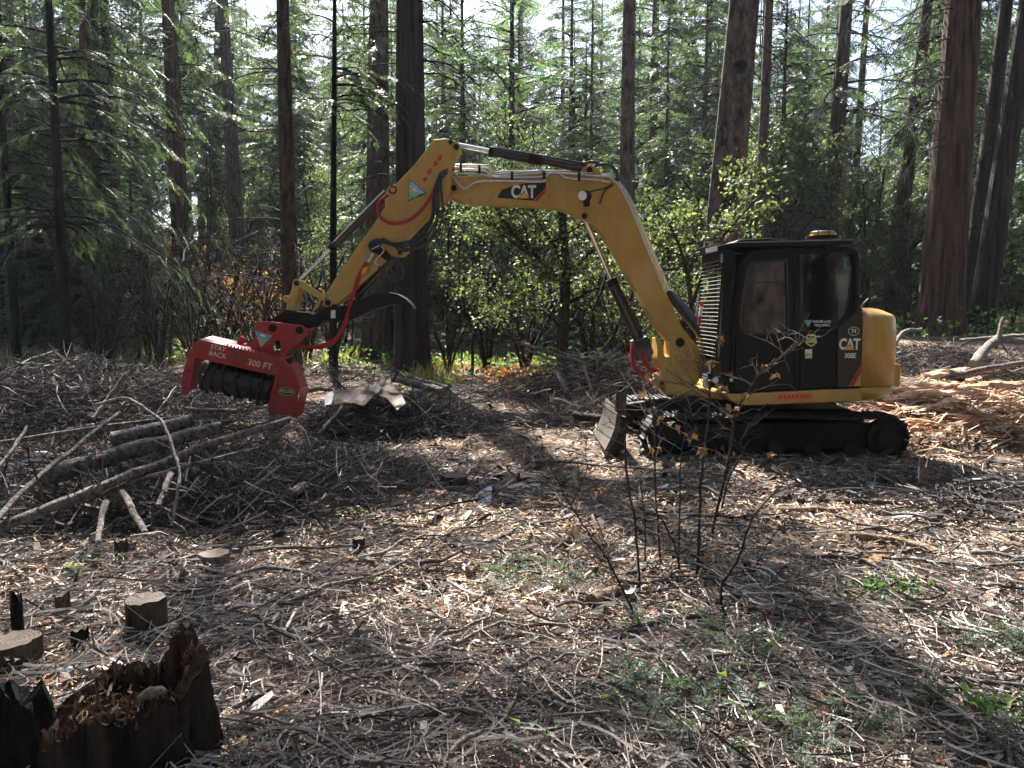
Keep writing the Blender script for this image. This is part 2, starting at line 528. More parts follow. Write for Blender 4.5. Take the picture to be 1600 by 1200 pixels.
exec_forest = True
# ------------------------------------------------------------------ trees: generators
def frames(d, up=None, roll=0.3):
    d = d / (np.linalg.norm(d, axis=1, keepdims=True) + 1e-9)
    u = np.tile(np.array([0, 0, 1.]), (len(d), 1)) + rng.normal(0, roll, d.shape)
    y = np.cross(u, d); y /= np.linalg.norm(y, axis=1, keepdims=True) + 1e-9
    z = np.cross(d, y)
    return np.stack([d, y, z], -1)          # columns

def scatter(tv, tf, pos, rot, sc):
    Mx = len(pos)
    V = np.einsum('mij,vj->mvi', rot, tv) * np.asarray(sc).reshape(-1, 1, 1) + pos[:, None, :]
    F = tf[None] + (np.arange(Mx) * len(tv))[:, None, None]
    return V.reshape(-1, 3), F.reshape(-1, tf.shape[1])

def spray_template(n=7, ang=48, ll=.36, w=.055, droop=.16, seed=0):
    rg = np.random.default_rng(seed)
    V, F = [], []
    def tri(a, b_, c):
        k = len(V); V.extend([a, b_, c]); F.append([k, k + 1, k + 2])
    cz = lambda t: -droop * t * t
    tri((0, -.012, 0), (0, .012, 0), (1, 0, cz(1)))
    for s in (-1, 1):
        for q in range(n):
            t = (q + .6 + rg.uniform(-.2, .2)) / (n + .3)
            L = ll * (1 - .65 * t) * rg.uniform(.75, 1.2)
            a = R(ang + rg.uniform(-9, 9))
            x, z = t, cz(t)
            tip = (x + L * math.cos(a), s * L * math.sin(a), z - L * rg.uniform(.05, .45))
            mid = (x + L * .45 * math.cos(a), s * L * .45 * math.sin(a))
            tri((x - w * .3, 0, z), (mid[0] + w, mid[1] - s * w * .4, z - .02), tip)
            tri((x + w * .6, 0, z), (mid[0] - w * .7, mid[1] + s * w * .5, z - .03), tip)
    return np.array(V, float), np.array(F)

SPRAY = spray_template(7)
SPRAY_FINE = spray_template(10, 42, .30, .034, .22, 3)
SPRAY_THIN = spray_template(5, 50, .42, .075, .2, 5)
LEAF_T = (np.array([(0, 0, 0), (.32, .42, .10), (.55, .16, .02), (1, 0, -.1), (.55, -.16, .02), (.32, -.42, .12), (.42, 0, -.06)], float),
          np.array([(0, 1, 6), (1, 2, 6), (2, 3, 6), (3, 4, 6), (4, 5, 6), (5, 0, 6)]))
LEAF_S = (np.array([(0, 0, 0), (.45, .34, .10), (1, 0, -.06), (.45, -.34, .10)], float), np.array([(0, 1, 2), (0, 2, 3)]))

def trunk_arr(H, r0, lean=(0, 0), sides=24, nz=40, furrow=.06, seed=0, top=.08, flare=.35, bend=.0):
    rg = np.random.default_rng(seed)
    z = np.concatenate([np.linspace(-.5, min(3, H * .4), nz // 3), np.linspace(min(3, H * .4), H, nz)[1:]])
    th = np.linspace(0, 2 * np.pi, sides, endpoint=False)
    Z, T = np.meshgrid(z, th, indexing='ij')
    f = np.clip(Z / H, 0, 1)
    r = r0 * ((1 - f) * (1 - top) + top) * (1 + flare * np.exp(-np.maximum(Z, 0) / .45))
    ph = rg.uniform(0, 6, 6)
    rid = np.zeros_like(Z)
    for k, (fr, am) in enumerate(((5, .35), (9, .5), (14, .6), (23, .5))):
        rid += am * np.sin(fr * T + ph[k] + .5 * np.sin(Z * (.4 + .2 * k) + ph[k + 1]))
    r = r * (1 + furrow * rid * .5 + flare * .25 * np.sin(5 * T + ph[5]) * np.exp(-np.maximum(Z, 0) / .5))
    cx = lean[0] * Z + bend * np.sin(Z / H * 5 + ph[2]) ; cy = lean[1] * Z + bend * np.cos(Z / H * 4 + ph[3])
    V = np.stack([cx + r * np.cos(T), cy + r * np.sin(T), Z], -1).reshape(-1, 3)
    i, j = np.meshgrid(np.arange(len(z) - 1), np.arange(sides), indexing='ij')
    j2 = (j + 1) % sides
    F = np.stack([i * sides + j, i * sides + j2, (i + 1) * sides + j2, (i + 1) * sides + j], -1).reshape(-1, 4)
    return V, F

def axis_at(z, H, lean, bend, seed):
    rg = np.random.default_rng(seed); ph = rg.uniform(0, 6, 6)
    return np.stack([lean[0] * z + bend * np.sin(z / H * 5 + ph[2]), lean[1] * z + bend * np.cos(z / H * 4 + ph[3]), z], -1)

def crown_arr(H, r0, cb, Lmax, nb, droop=.5, up=.15, dens=5.0, ssc=.7, tmpl=None, lean=(0, 0), bend=0., seed=0, shape=.8, side=None, lowfac=1.0, spread=1.0, zr=None):
    rg = np.random.default_rng(seed + 100)
    tmpl = tmpl or SPRAY
    z = np.sort(cb + (H * .985 - cb) * rg.random(nb) ** 1.15) if zr is None else np.sort(np.where(rg.random(nb) < .6, rg.uniform(zr[0], zr[1], nb), rg.uniform(zr[-2], zr[-1], nb)))
    f = (z - cb) / (H - cb)
    L = Lmax * ((1 - f) ** shape) * rg.uniform(.55, 1.1, nb) + .25
    az = rg.uniform(0, 2 * np.pi, nb) if side is None else rg.normal(side, .9, nb)
    K = 7
    t = np.linspace(0, 1, K)
    o = axis_at(z, H, lean, bend, seed)
    da = rg.normal(0, .25, nb)
    A = az[:, None] + da[:, None] * t[None]
    rad = L[:, None] * t[None]
    upv = up + .35 * f + rg.normal(0, .08, nb)
    dr = droop * rg.uniform(.6, 1.3, nb) * (1 - .5 * f)
    Zo = L[:, None] * (upv[:, None] * t[None] - dr[:, None] * t[None] ** 2)
    pts = np.stack([o[:, 0, None] + rad * np.cos(A), o[:, 1, None] + rad * np.sin(A), o[:, 2, None] + Zo], -1)
    r = (.012 + .011 * L)[:, None] * (1 - .85 * t[None])
    wv, wf = tubes(pts, r, 3, cap=False)
    pos, dirs, scs = [], [], []
    for b_ in range(nb):
        m = max(3, int(L[b_] * dens))
        tt = np.clip(.16 + .86 * (np.arange(m) + rg.random(m)) / m, 0, 1)
        idx = tt * (K - 1); i0 = np.minimum(idx.astype(int), K - 2); fr = (idx - i0)[:, None]
        p = pts[b_, i0] * (1 - fr) + pts[b_, i0 + 1] * fr
        tg = pts[b_, i0 + 1] - pts[b_, i0]; tg /= np.linalg.norm(tg, axis=1, keepdims=True) + 1e-9
        s = np.where(np.arange(m) % 2 == 0, 1, -1) * rg.uniform(.35, 1.15, m) * spread
        s[-1] = 0
        c, sn = np.cos(s), np.sin(s)
        d = np.stack([tg[:, 0] * c - tg[:, 1] * sn, tg[:, 0] * sn + tg[:, 1] * c, tg[:, 2] - rg.uniform(.0, .45, m) * (droop + .3)], -1)
        pos.append(p); dirs.append(d)
        scs.append(ssc * rg.uniform(.6, 1.15, m) * (1 - .35 * tt) * min(1, .45 + L[b_] / 2.5))
    pos = np.concatenate(pos); dirs = np.concatenate(dirs); scs = np.concatenate(scs)
    lv, lf = scatter(*tmpl, pos, frames(dirs, roll=.35), scs)
    return (wv, wf), (lv, lf)

def dead_limbs_arr(H, zlo, zhi, n, Lmax, lean=(0, 0), bend=0., seed=0, droop=.7, up=.35, side=None, twigs=10, r=.02, sidev=.6):
    rg = np.random.default_rng(seed + 500)
    z = rg.uniform(zlo, zhi, n); L = Lmax * rg.uniform(.4, 1.0, n)
    az = rg.uniform(0, 2 * np.pi, n) if side is None else rg.normal(side, sidev, n)
    K = 9; t = np.linspace(0, 1, K)
    o = axis_at(z, H, lean, bend, seed)
    A = az[:, None] + rg.normal(0, .3, n)[:, None] * t[None] + .08 * np.sin(t * 9 + rg.uniform(0, 6))[None]
    rad = L[:, None] * t[None]
    Zo = L[:, None] * ((up * rg.uniform(.2, 1.4, n))[:, None] * t - (droop * rg.uniform(.4, 1.2, n))[:, None] * t ** 2)
    pts = np.stack([o[:, 0, None] + rad * np.cos(A), o[:, 1, None] + rad * np.sin(A), o[:, 2, None] + Zo], -1)
    pts[:, 1:] += rg.normal(0, .018, pts[:, 1:].shape) * L[:, None, None] ** .5
    a = tubes(pts, (r * (L / Lmax) ** .5)[:, None] * (1 - .8 * t[None]), 4, cap=False)
    tp, tr = [], []
    for b_ in range(n):
        for q in range(twigs):
            k = rg.integers(2, K); p0 = pts[b_, k]
            d = rg.normal(0, 1, 3); d[2] = -abs(d[2]) * .8 - .2
            tg = pts[b_, k] - pts[b_, k - 1]; tg = tg / (np.linalg.norm(tg) + 1e-9)
            d = d / np.linalg.norm(d) * .8 + tg; d /= np.linalg.norm(d)
            l = L[b_] * rg.uniform(.1, .34)
            s = np.linspace(0, 1, 5)[:, None]
            tp.append(p0 + d * l * s + np.array([0, 0, -1]) * l * .25 * s ** 2 + rg.normal(0, .012, (5, 3)) * s)
            tr.append((r * .28) * (1 - .7 * s[:, 0]))
    b2 = tubes(np.array(tp), np.array(tr), 3, cap=False)
    return merge([a, b2])

def tree(name, loc, label, trunk, crown=None, limbs=None, group=None, rz=0.0, sc=1.0, cat="tree", foliage_part="crown"):
    e = empty(name, loc, label, cat, group, rz)
    e.scale = (sc, sc, sc)
    if trunk: link("trunk", trunk, e)
    if limbs: link("limbs", limbs, e)
    if crown: link(foliage_part, crown, e)
    return e

def hero(name, label, base, topx, r0, mat, Y, H=26, sides=40, furrow=.09, cb=None, Lmax=3.2, nb=70, crownmat='leaf_fir', dead=None, seed=1, bend=.05, tmpl=None, dens=5, ssc=.7, droop=.5, flare=.3, extra=None, **kw):
    """A trunk whose base stands at photo x `base` at depth Y and leans so that it passes photo x `topx[0]` at photo y topx[1]."""
    gx = (base - 800) / FPX * Y
    for _ in range(4):
        z = float(hgt(gx, Y))
        dd = Y * math.cos(_th) - (z - CAM_Z) * math.sin(_th)
        gx = (base - 800) / FPX * dd
    b0 = Vector((gx, Y, float(hgt(gx, Y))))
    tp = P(topx[0], topx[1], Y)
    lean = ((tp.x - b0.x) / (tp.z - b0.z), 0.0)
    tv, tf = trunk_arr(H, r0, lean, sides, 70 if sides > 30 else 36, furrow, seed, flare=flare, bend=bend)
    tm = mk_mesh("trunk", tv, tf, M[mat], True)
    cm = lm = None
    parts = []
    if cb is not None:
        if Y >= 25 and cb > 9: cb, nb, Lmax = cb - 3, int(nb * 1.25), Lmax * 1.15
        if cb > 9 and Y < 25: cb, nb, H = cb + 4.5, int(nb * .55), H
        (wv, wf), (lv, lf) = crown_arr(H, r0, cb, Lmax, nb, droop=droop, dens=dens, ssc=ssc, tmpl=tmpl, lean=lean, bend=bend, seed=seed, **kw)
        cm = mk_mesh("crown", lv, lf, M[crownmat])
        parts.append((wv, wf))
    if dead:
        for d_ in dead:
            parts.append(dead_limbs_arr(H, lean=lean, bend=bend, seed=seed + int(d_.get('s', 0)), **{k: v for k, v in d_.items() if k != 's'}))
    if parts:
        v, f = merge(parts); lm = mk_mesh("limbs", v, f, M['bark_char'], True)
    e = tree(name, b0, label, tm, cm, lm)
    if extra is not None: extra(e, b0, lean)
    return e

# ---- the trunks one can tell apart
PI = math.pi
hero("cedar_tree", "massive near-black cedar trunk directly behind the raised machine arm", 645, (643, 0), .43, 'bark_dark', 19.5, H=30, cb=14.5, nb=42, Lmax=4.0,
     dead=[dict(zlo=5, zhi=11, n=9, Lmax=2.8, side=PI, droop=.3, up=-.1, r=.03), dict(zlo=7, zhi=11, n=8, Lmax=3.0, side=0, droop=.9, up=.2, r=.03, s=2)], crownmat='leaf_cedar', seed=11, flare=.28)
hero("fir_tree", "brown furrowed trunk just left of and behind the big dark cedar", 585, (592, 0), .47, 'bark_fir', 27.5, H=32, cb=13, nb=60, crownmat='leaf_fir', seed=12)
hero("fir_tree", "smooth grey-brown trunk with bare drooping limbs, rising behind the red mulching head", 461, (441, 0), .215, 'bark_fir', 18.5, H=22, cb=8.9, nb=92, Lmax=4.6, zr=(10.6, 15.0, 17.6, 20.5), furrow=.03,  # unseen crown in two height bands, shaped to shade the left ground
     dead=[dict(zlo=1.6, zhi=9.5, n=26, Lmax=2.9, side=PI, droop=.55, up=.45, r=.022, sidev=.8), dict(zlo=2.5, zhi=9, n=10, Lmax=1.6, side=0, droop=.8, up=.2, r=.015, s=3)], seed=13)
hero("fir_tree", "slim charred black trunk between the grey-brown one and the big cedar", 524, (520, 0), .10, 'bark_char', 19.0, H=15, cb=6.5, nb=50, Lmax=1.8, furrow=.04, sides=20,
     dead=[dict(zlo=2, zhi=9, n=22, Lmax=1.9, droop=.7, up=.5, r=.014)], seed=14)
hero("pine_tree", "tan ridged trunk standing alone in the sunlit slope left of the red head", 287, (266, 40), .37, 'bark_red', 31, H=30, cb=11.5, nb=70, Lmax=2.6, seed=15, crownmat='leaf_cedar', furrow=.07,
     dead=[dict(zlo=4, zhi=10, n=14, Lmax=2.2, droop=.5, up=.2, r=.016)])
hero("fir_tree", "thin black trunk with drooping boughs near the left edge", 104, (76, 0), .135, 'bark_char', 19.0, H=19, cb=3.6, nb=95, Lmax=4.0, furrow=.03, sides=24, droop=.75, dens=6.0, ssc=.62,
     dead=[dict(zlo=.8, zhi=6.5, n=26, Lmax=2.4, droop=.9, up=.5, r=.014)], seed=16, tmpl=SPRAY_FINE, crownmat='leaf_fir')
hero("fir_tree", "thin dark trunk leaning at the far left edge", 30, (4, 100), .12, 'bark_char', 22.0, H=20, cb=4.5, nb=70, Lmax=3.0, furrow=.03, sides=20, droop=.7, dens=5.5, ssc=.62, seed=17,
     dead=[dict(zlo=1, zhi=8, n=14, Lmax=2.0, droop=.9, up=.4, r=.014)])
hero("cedar_tree", "broad shaded trunk cut by the left picture edge", 6, (10, 100), .48, 'bark_red', 34, H=30, cb=7, nb=70, Lmax=3.4, seed=18, crownmat='leaf_cedar')
hero("cedar_tree", "short thick trunk under dense boughs on the left", 72, (76, 200), .44, 'bark_red', 38, H=24, cb=5.5, nb=80, Lmax=4.4, seed=19, crownmat='leaf_fir', dens=5)
hero("cedar_tree", "double-looking brown trunk in the deep shade behind the thin black trunk", 142, (138, 0), .52, 'bark_fir', 29, H=26, cb=4.6, nb=120, Lmax=4.6, seed=20, crownmat='leaf_fir', droop=.7, dens=6)
hero("fir_tree", "dark straight trunk amid rust-coloured brush, right of the tan ridged trunk", 377, (349, 10), .42, 'bark_fir', 42, H=32, cb=12, nb=60, Lmax=2.6, seed=21,
     dead=[dict(zlo=3, zhi=12, n=16, Lmax=2.6, droop=.6, up=.2, r=.02)])
hero("fir_tree", "shaded forked trunk left of the rust-coloured brush", 335, (338, 200), .42, 'bark_fir', 52, H=28, cb=9, nb=60, Lmax=2.8, seed=22)
hero("pine_tree", "big scaly pine trunk with a dark knot and sunlit left edge behind the cab", 1103, (1160, 0), .42, 'bark_pine', 17.0, H=28, cb=8.9, nb=70, Lmax=4.2, zr=(12, 17), seed=23, furrow=.05, flare=.15,  # crown band above the view, height set to shade ground at right
     dead=[dict(zlo=5, zhi=9.5, n=10, Lmax=3.2, side=PI, droop=.35, up=.35, r=.024), dict(zlo=6.5, zhi=10, n=7, Lmax=2.6, side=0, droop=.9, up=.1, r=.020, s=1)],
     extra=lambda e, b0, l: link("knot", (lambda v: mk_mesh("knot", *v, M['bark_char'], True))(tubes(np.array([[[.0, -.34, 0], [.02, -.42, 0], [.02, -.455, -.02]]]), np.array([[.15, .12, .05]]), 10)), e,
                                 loc=((P(1160, 112, 17).z - b0.z) * l[0], 0, P(1160, 112, 17).z - b0.z)))
hero("pine_tree", "straight grey trunk rising behind the boom elbow", 978, (985, 0), .29, 'bark_pine', 24.5, H=28, cb=8.9, nb=50, Lmax=3.0, zr=(20, 26), seed=24, furrow=.05,
     dead=[dict(zlo=5, zhi=12, n=18, Lmax=3.0, droop=.6, up=.1, r=.02)])
hero("fir_tree", "slender tan trunk just right of the scaly pine above the cab", 1172, (1202, 0), .17, 'bark_pine', 21, H=22, cb=11, nb=55, Lmax=2.6, seed=25, furrow=.03, sides=24,
     dead=[dict(zlo=4, zhi=10, n=18, Lmax=2.2, droop=.8, up=.3, r=.016)])
hero("fir_tree", "slightly curved trunk above the amber beacon on the cab roof", 1278, (1318, 40), .33, 'bark_fir', 28, H=28, cb=10.5, nb=60, Lmax=3.0, seed=26, bend=.12, furrow=.04, crownmat='leaf_cedar',
     dead=[dict(zlo=5, zhi=12, n=12, Lmax=2.0, droop=.8, up=.3, r=.016)])
hero("fir_tree", "distant slim trunk against the bright sky gap right of the beacon", 1320, (1352, 30), .24, 'bark_fir', 40, H=30, cb=14, nb=50, Lmax=2.2, seed=27, sides=24)
hero("fir_tree", "leaning trunk in the brush between the cab and the red-brown cedar", 1393, (1428, 180), .34, 'bark_fir', 31, H=24, cb=7.5, nb=75, Lmax=3.6, seed=28, droop=.8,
     dead=[dict(zlo=2, zhi=10, n=22, Lmax=2.6, droop=.9, up=.2, r=.018)])
hero("cedar_tree", "huge red-brown cedar trunk with stringy bark right of the excavator", 1468, (1508, 0), .56, 'bark_red', 21.5, H=34, cb=13, nb=90, Lmax=4.2, seed=29, crownmat='leaf_cedar', flare=.35, furrow=.11,
     dead=[dict(zlo=4.5, zhi=11, n=34, Lmax=3.6, side=PI, droop=.65, up=.1, r=.028, twigs=16), dict(zlo=5, zhi=11, n=8, Lmax=2.0, side=0, droop=.8, up=.1, r=.02, s=1)])
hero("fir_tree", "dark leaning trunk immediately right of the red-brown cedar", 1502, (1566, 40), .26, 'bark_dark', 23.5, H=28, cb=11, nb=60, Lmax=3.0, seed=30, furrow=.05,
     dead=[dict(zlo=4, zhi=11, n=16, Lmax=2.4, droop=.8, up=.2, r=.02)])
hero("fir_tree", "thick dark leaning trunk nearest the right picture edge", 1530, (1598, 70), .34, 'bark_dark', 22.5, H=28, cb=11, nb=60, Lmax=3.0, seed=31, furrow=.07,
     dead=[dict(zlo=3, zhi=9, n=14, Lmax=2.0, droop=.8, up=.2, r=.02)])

# ---- middle-distance conifers (variants shared by copies)
def variant(seed, H, r0, cb, Lmax, nb, mat, bark, **kw):
    (wv, wf), (lv, lf) = crown_arr(H, r0, cb, Lmax, nb, seed=seed, **kw)
    tv, tf = trunk_arr(H, r0, (0, 0), 12, 16, .05, seed)
    dl = dead_limbs_arr(H, min(2, cb), max(2.5, cb + 1), 10, min(1.8, H * .1), seed=seed, twigs=5, r=.015)
    v, f = merge([(wv, wf), dl])
    return (mk_mesh("trunk", tv, tf, M[bark], True), mk_mesh("crown", lv, lf, M[mat]), mk_mesh("limbs", v, f, M['bark_char'], True))

VARS = [variant(201, 26, .32, 4, 4.0, 170, 'leaf_fir', 'bark_fir', dens=6, ssc=.95, droop=.6, tmpl=SPRAY_THIN),
        variant(202, 30, .38, 7, 4.0, 150, 'leaf_fir', 'bark_dark', dens=6, ssc=1.0, droop=.5, tmpl=SPRAY_THIN),
        variant(203, 22, .28, 2.5, 4.2, 160, 'leaf_cedar', 'bark_red', dens=6, ssc=.95, droop=.8, tmpl=SPRAY_THIN),
        variant(204, 28, .36, 8, 3.8, 130, 'leaf_cedar', 'bark_pine', dens=6, ssc=1.0, droop=.4, tmpl=SPRAY_THIN)]
YOUNG = [variant(211, 9, .10, .5, 2.1, 95, 'leaf_bright', 'bark_fir', dens=8, ssc=.55, droop=.35, up=.25, shape=1.0),
         variant(212, 7, .08, .4, 1.8, 80, 'leaf_fir', 'bark_fir', dens=8, ssc=.5, droop=.5, shape=1.0),
         variant(213, 12, .13, 1.0, 2.5, 110, 'leaf_cedar', 'bark_fir', dens=7, ssc=.6, droop=.6, shape=.9)]

placed = []
def far_ok(x, y, dmin):
    for (a, b_) in placed:
        if (a - x) ** 2 + (b_ - y) ** 2 < dmin * dmin: return False
    return True

rf = random.Random(42)
VARS.append(variant(205, 17, .20, 1.5, 3.4, 150, 'leaf_fir', 'bark_fir', dens=5, ssc=.8, droop=.6, tmpl=SPRAY_THIN, shape=.9))
VARS.append(variant(206, 14, .18, 2.0, 3.0, 130, 'leaf_cedar', 'bark_red', dens=5, ssc=.8, droop=.75, tmpl=SPRAY_THIN, shape=.9))
for k in range(900):
    if len(placed) >= 84: break
    y = rf.uniform(27, 60); x = (rf.random() * 2 - 1) * (.70 * y + 2)
    if (abs(x - .445 * y) < .04 * y) or not far_ok(x, y, 3.2): continue
    if y < 33 and abs(x - .09 * y) < .05 * y: continue
    if -.52 * y < x < -.18 * y and y < 50: continue
    if -.14 * y < x < .09 * y and y < 38: continue
    placed.append((x, y)); v = VARS[4 + rf.randrange(2)]
    tree("mid_conifer", ground(x, y), "mid-height conifer with boughs reaching almost to the ground in the wood", v[0], v[1], v[2], "mid-height conifers in the wood", rf.random() * 6.28, rf.uniform(.75, 1.15))
cnt = 0; tries = 0
while cnt < 122 and tries < 9000:
    tries += 1
    y = 38 + 48 * rf.random() ** 1.1
    x = (rf.random() * 2 - 1) * (.72 * y + 5)
    sp = abs(x - .445 * y) < .035 * y      # the bright gap in the canopy right of the beacon
    if sp and y > 34: continue
    if not far_ok(x, y, 3.0 + .02 * y): continue
    if -.50 * y < x < -.20 * y and (y < 44 or (y < 60 and rf.random() < .45)): continue
    placed.append((x, y)); cnt += 1
    v = VARS[rf.randrange(4)]
    tree("distant_conifer", ground(x, y), "tall conifer with a bare lower trunk, one of many deep in the forest", v[0], v[1], v[2], "tall conifers deep in the forest", rf.random() * 6.28, rf.uniform(.8, 1.15))
for k in range(84):
    y = rf.uniform(26, 62); x = (rf.random() * 2 - 1) * (.70 * y)
    if -.50 * y < x < -.20 * y and y < 50: continue
    if -.14 * y < x < .09 * y and y < 36: continue
    v = YOUNG[rf.randrange(3)]
    tree("young_conifer", ground(x, y), "small bushy young conifer in the understory of the far forest", v[0], v[1], v[2], "young conifers in the far understory", rf.random() * 6.28, rf.uniform(.6, 1.1))
for (px, Y, vi, sc, lab) in ((800, 35, 0, 2.3, "bright feathery young fir behind the boom hydraulic pipes"), (725, 37, 2, 1.6, "pale green fir top left of the tall bright fir"),
                             (890, 38, 2, 1.6, "dark fir right of the tall bright fir above the boom"), (215, 25, 2, .7, "drooping young fir filling the shade left of the tan trunk"),
                             (160, 27, 0, .8, "bushy fir among the boughs at the left"), (690, 36, 1, .9, "small fir between the cedar trunk and the oak"),
                             (1390, 36, 1, .9, "small fir beyond the yellow counterweight"), (1240, 34, 0, .9, "young fir beyond the cab roof")):
    v = YOUNG[vi]
    x = (px - 800) / FPX * Y
    tree("young_conifer", ground(x, Y), lab, v[0], v[1], v[2], None, rf.random() * 6.28, sc)

# ---- broadleaf trees
def broadleaf_arr(seed, trunk_pts, r0, n1=7, len1=1.5, leafn=7000, leaf=.09, spread=.28, lvl=3, sidebias=None, kids=4, upb=.15):
    rg = np.random.default_rng(seed)
    segs, rads, term = [], [], []
    K = 6
    def add(p, d, L, r, lv):
        pts = [np.array(p, float)]; d = np.array(d, float)
        for _ in range(K - 1):
            d = d + rg.normal(0, .16, 3) + np.array([0, 0, .05]); d /= np.linalg.norm(d)
            pts.append(pts[-1] + d * L / (K - 1))
        pts = np.array(pts); segs.append(pts); rads.append(r * np.linspace(1, .45, K))
        if lv >= 1: term.append((pts, lv))
        if lv < lvl:
            for c in range(kids):
                k = rg.integers(1, K); pp = pts[k]
                dd = pts[k] - pts[k - 1]; dd /= np.linalg.norm(dd)
                nd = dd + rg.normal(0, .65, 3); nd[2] += upb; nd /= np.linalg.norm(nd)
                add(pp, nd, L * rg.uniform(.4, .7), r * .5, lv + 1)
    for tp_, rr in trunk_pts:
        tp = np.array([list(p) for p in spline(tp_, 3)])
        idx = np.linspace(0, len(tp) - 1, K).round().astype(int)
        segs.append(tp[idx]); rads.append(rr * np.linspace(1, .5, K))
        for _ in range(n1):
            k = rg.integers(max(1, len(tp) // 3), len(tp)); d = rg.normal(0, 1, 3); d[2] = abs(d[2]) * .5
            if sidebias is not None: d += np.array(sidebias)
            d /= np.linalg.norm(d)
            add(tp[k], d, len1 * rg.uniform(.6, 1.2), rr * .4, 1)
    w = tubes(np.array(segs), np.array(rads), 5, cap=False)
    pos = np.empty((leafn, 3)); dr = rg.normal(0, 1, (leafn, 3)); dr[:, 2] -= .35
    wts = np.array([1.0 if l >= lvl else .25 for _, l in term]); wts /= wts.sum()
    ch = rg.choice(len(term), leafn, p=wts)
    for a in range(leafn):
        pts = term[ch[a]][0]; pos[a] = pts[rg.integers(1, K)]
    pos += rg.normal(0, spread, pos.shape) * np.array([1, 1, .6]) * .4
    lv_ = scatter(*LEAF_S, pos, frames(dr, roll=1.0), leaf * rg.uniform(.6, 1.3, leafn))
    return w, lv_

# the oak behind the boom
ob = ground((880 - 800) / FPX * 17.5, 17.5)
def rel(px, py, Y): return P(px, py, Y) - ob
w, l = broadleaf_arr(5, [([rel(880, 600, 17.5), rel(879, 500, 17.5), rel(884, 440, 17.5), rel(879, 340, 17.4), rel(872, 260, 17.3)], .16),
                         ([rel(884, 450, 17.5), rel(862, 420, 17.3), rel(832, 395, 17.2), rel(800, 365, 17.1), rel(776, 325, 17.0)], .08),
                         ([rel(879, 400, 17.4), rel(850, 360, 17.4), rel(832, 330, 17.5), rel(815, 290, 17.6)], .055),
                         ([rel(880, 530, 17.5), rel(860, 492, 17.4), rel(825, 482, 17.3), rel(790, 488, 17.2)], .045),
                         ([rel(882, 520, 17.5), rel(905, 492, 17.6), rel(940, 470, 17.7)], .045)],
                     .16, n1=9, len1=1.25, leafn=9000, leaf=.085, spread=.30)
tree("oak_tree", ob, "dark spreading oak with bright leaves framed under the boom", None, mk_mesh("crown", *l, M['leaf_maple']), None).name = "oak_tree"
oak = bpy.data.objects["oak_tree"]
link("trunk", mk_mesh("trunk", *w, M['bark_dark'], True), oak)
# the bright maple between boom and cab
mb = ground((1085 - 800) / FPX * 14.2, 14.2)
def rel(px, py, Y): return P(px, py, Y) - mb
w, l = broadleaf_arr(8, [([rel(1085, 560, 14.2), rel(1080, 470, 14.1), rel(1068, 400, 13.9), rel(1045, 350, 13.8)], .05),
                         ([rel(1080, 480, 14.1), rel(1110, 400, 13.7), rel(1150, 345, 13.5), rel(1195, 300, 13.4)], .035),
                         ([rel(1060, 420, 14.0), rel(1030, 420, 13.8), rel(1010, 400, 13.7), rel(1030, 360, 13.6)], .03)],
                     .05, n1=6, len1=.62, leafn=2300, leaf=.085, spread=.22)
mp = tree("maple_tree", mb, "slender maple with sunlit yellow-green leaves between boom and cab", None, mk_mesh("crown", *l, M['leaf_maple']), None)
link("trunk", mk_mesh("trunk", *w, M['bark_dark'], True), mp)

def shrub_var(seed, H, mat, leafn, leaf, stems=5, spread=.5):
    rg = np.random.default_rng(seed)
    tp = []
    for s in range(stems):
        a = rg.uniform(0, 6.28); q = rg.uniform(.2, .5) * H
        tp.append(([Vector((0, 0, -.1)), Vector((q * .3 * math.cos(a), q * .3 * math.sin(a), H * .4)), Vector((q * math.cos(a), q * math.sin(a), H * rg.uniform(.7, 1)))], .02 * H ** .7))
    w, l = broadleaf_arr(seed, tp, .03, n1=4, len1=H * .3, leafn=leafn, leaf=leaf, spread=spread, lvl=2, kids=3)
    return mk_mesh("stems", *w, M['bark_dark'], True), mk_mesh("foliage", *l, M[mat])
SHR = [shrub_var(301, 4.0, 'leaf_oak', 3800, .10), shrub_var(302, 3.0, 'leaf_maple', 2600, .09), shrub_var(303, 2.6, 'leaf_rust', 900, .09, spread=.3), shrub_var(304, 5.0, 'leaf_oak', 4200, .11), shrub_var(305, 3.4, 'leaf_oak', 160, .05, stems=9)]
labs = ["green broadleaf shrub in the woodland understory", "yellow-green leafy shrub in the woodland understory", "half-dead shrub with rust-brown leaves behind the clearing", "tall dull-green broadleaf shrub in the woodland understory", "bare tangled shrub of grey stems in the woodland understory"]
grps = ["green understory shrubs", "yellow-green understory shrubs", "rust-brown shrubs", "tall understory shrubs", "bare understory shrubs"]
def shrub(px, Y, k, sc):
    x = (px - 800) / FPX * Y
    e = empty("shrub", ground(x, Y), labs[k], "shrub", grps[k], rf.random() * 6.28); e.scale = (sc,) * 3
    link("stems", SHR[k][0], e); link("foliage", SHR[k][1], e)
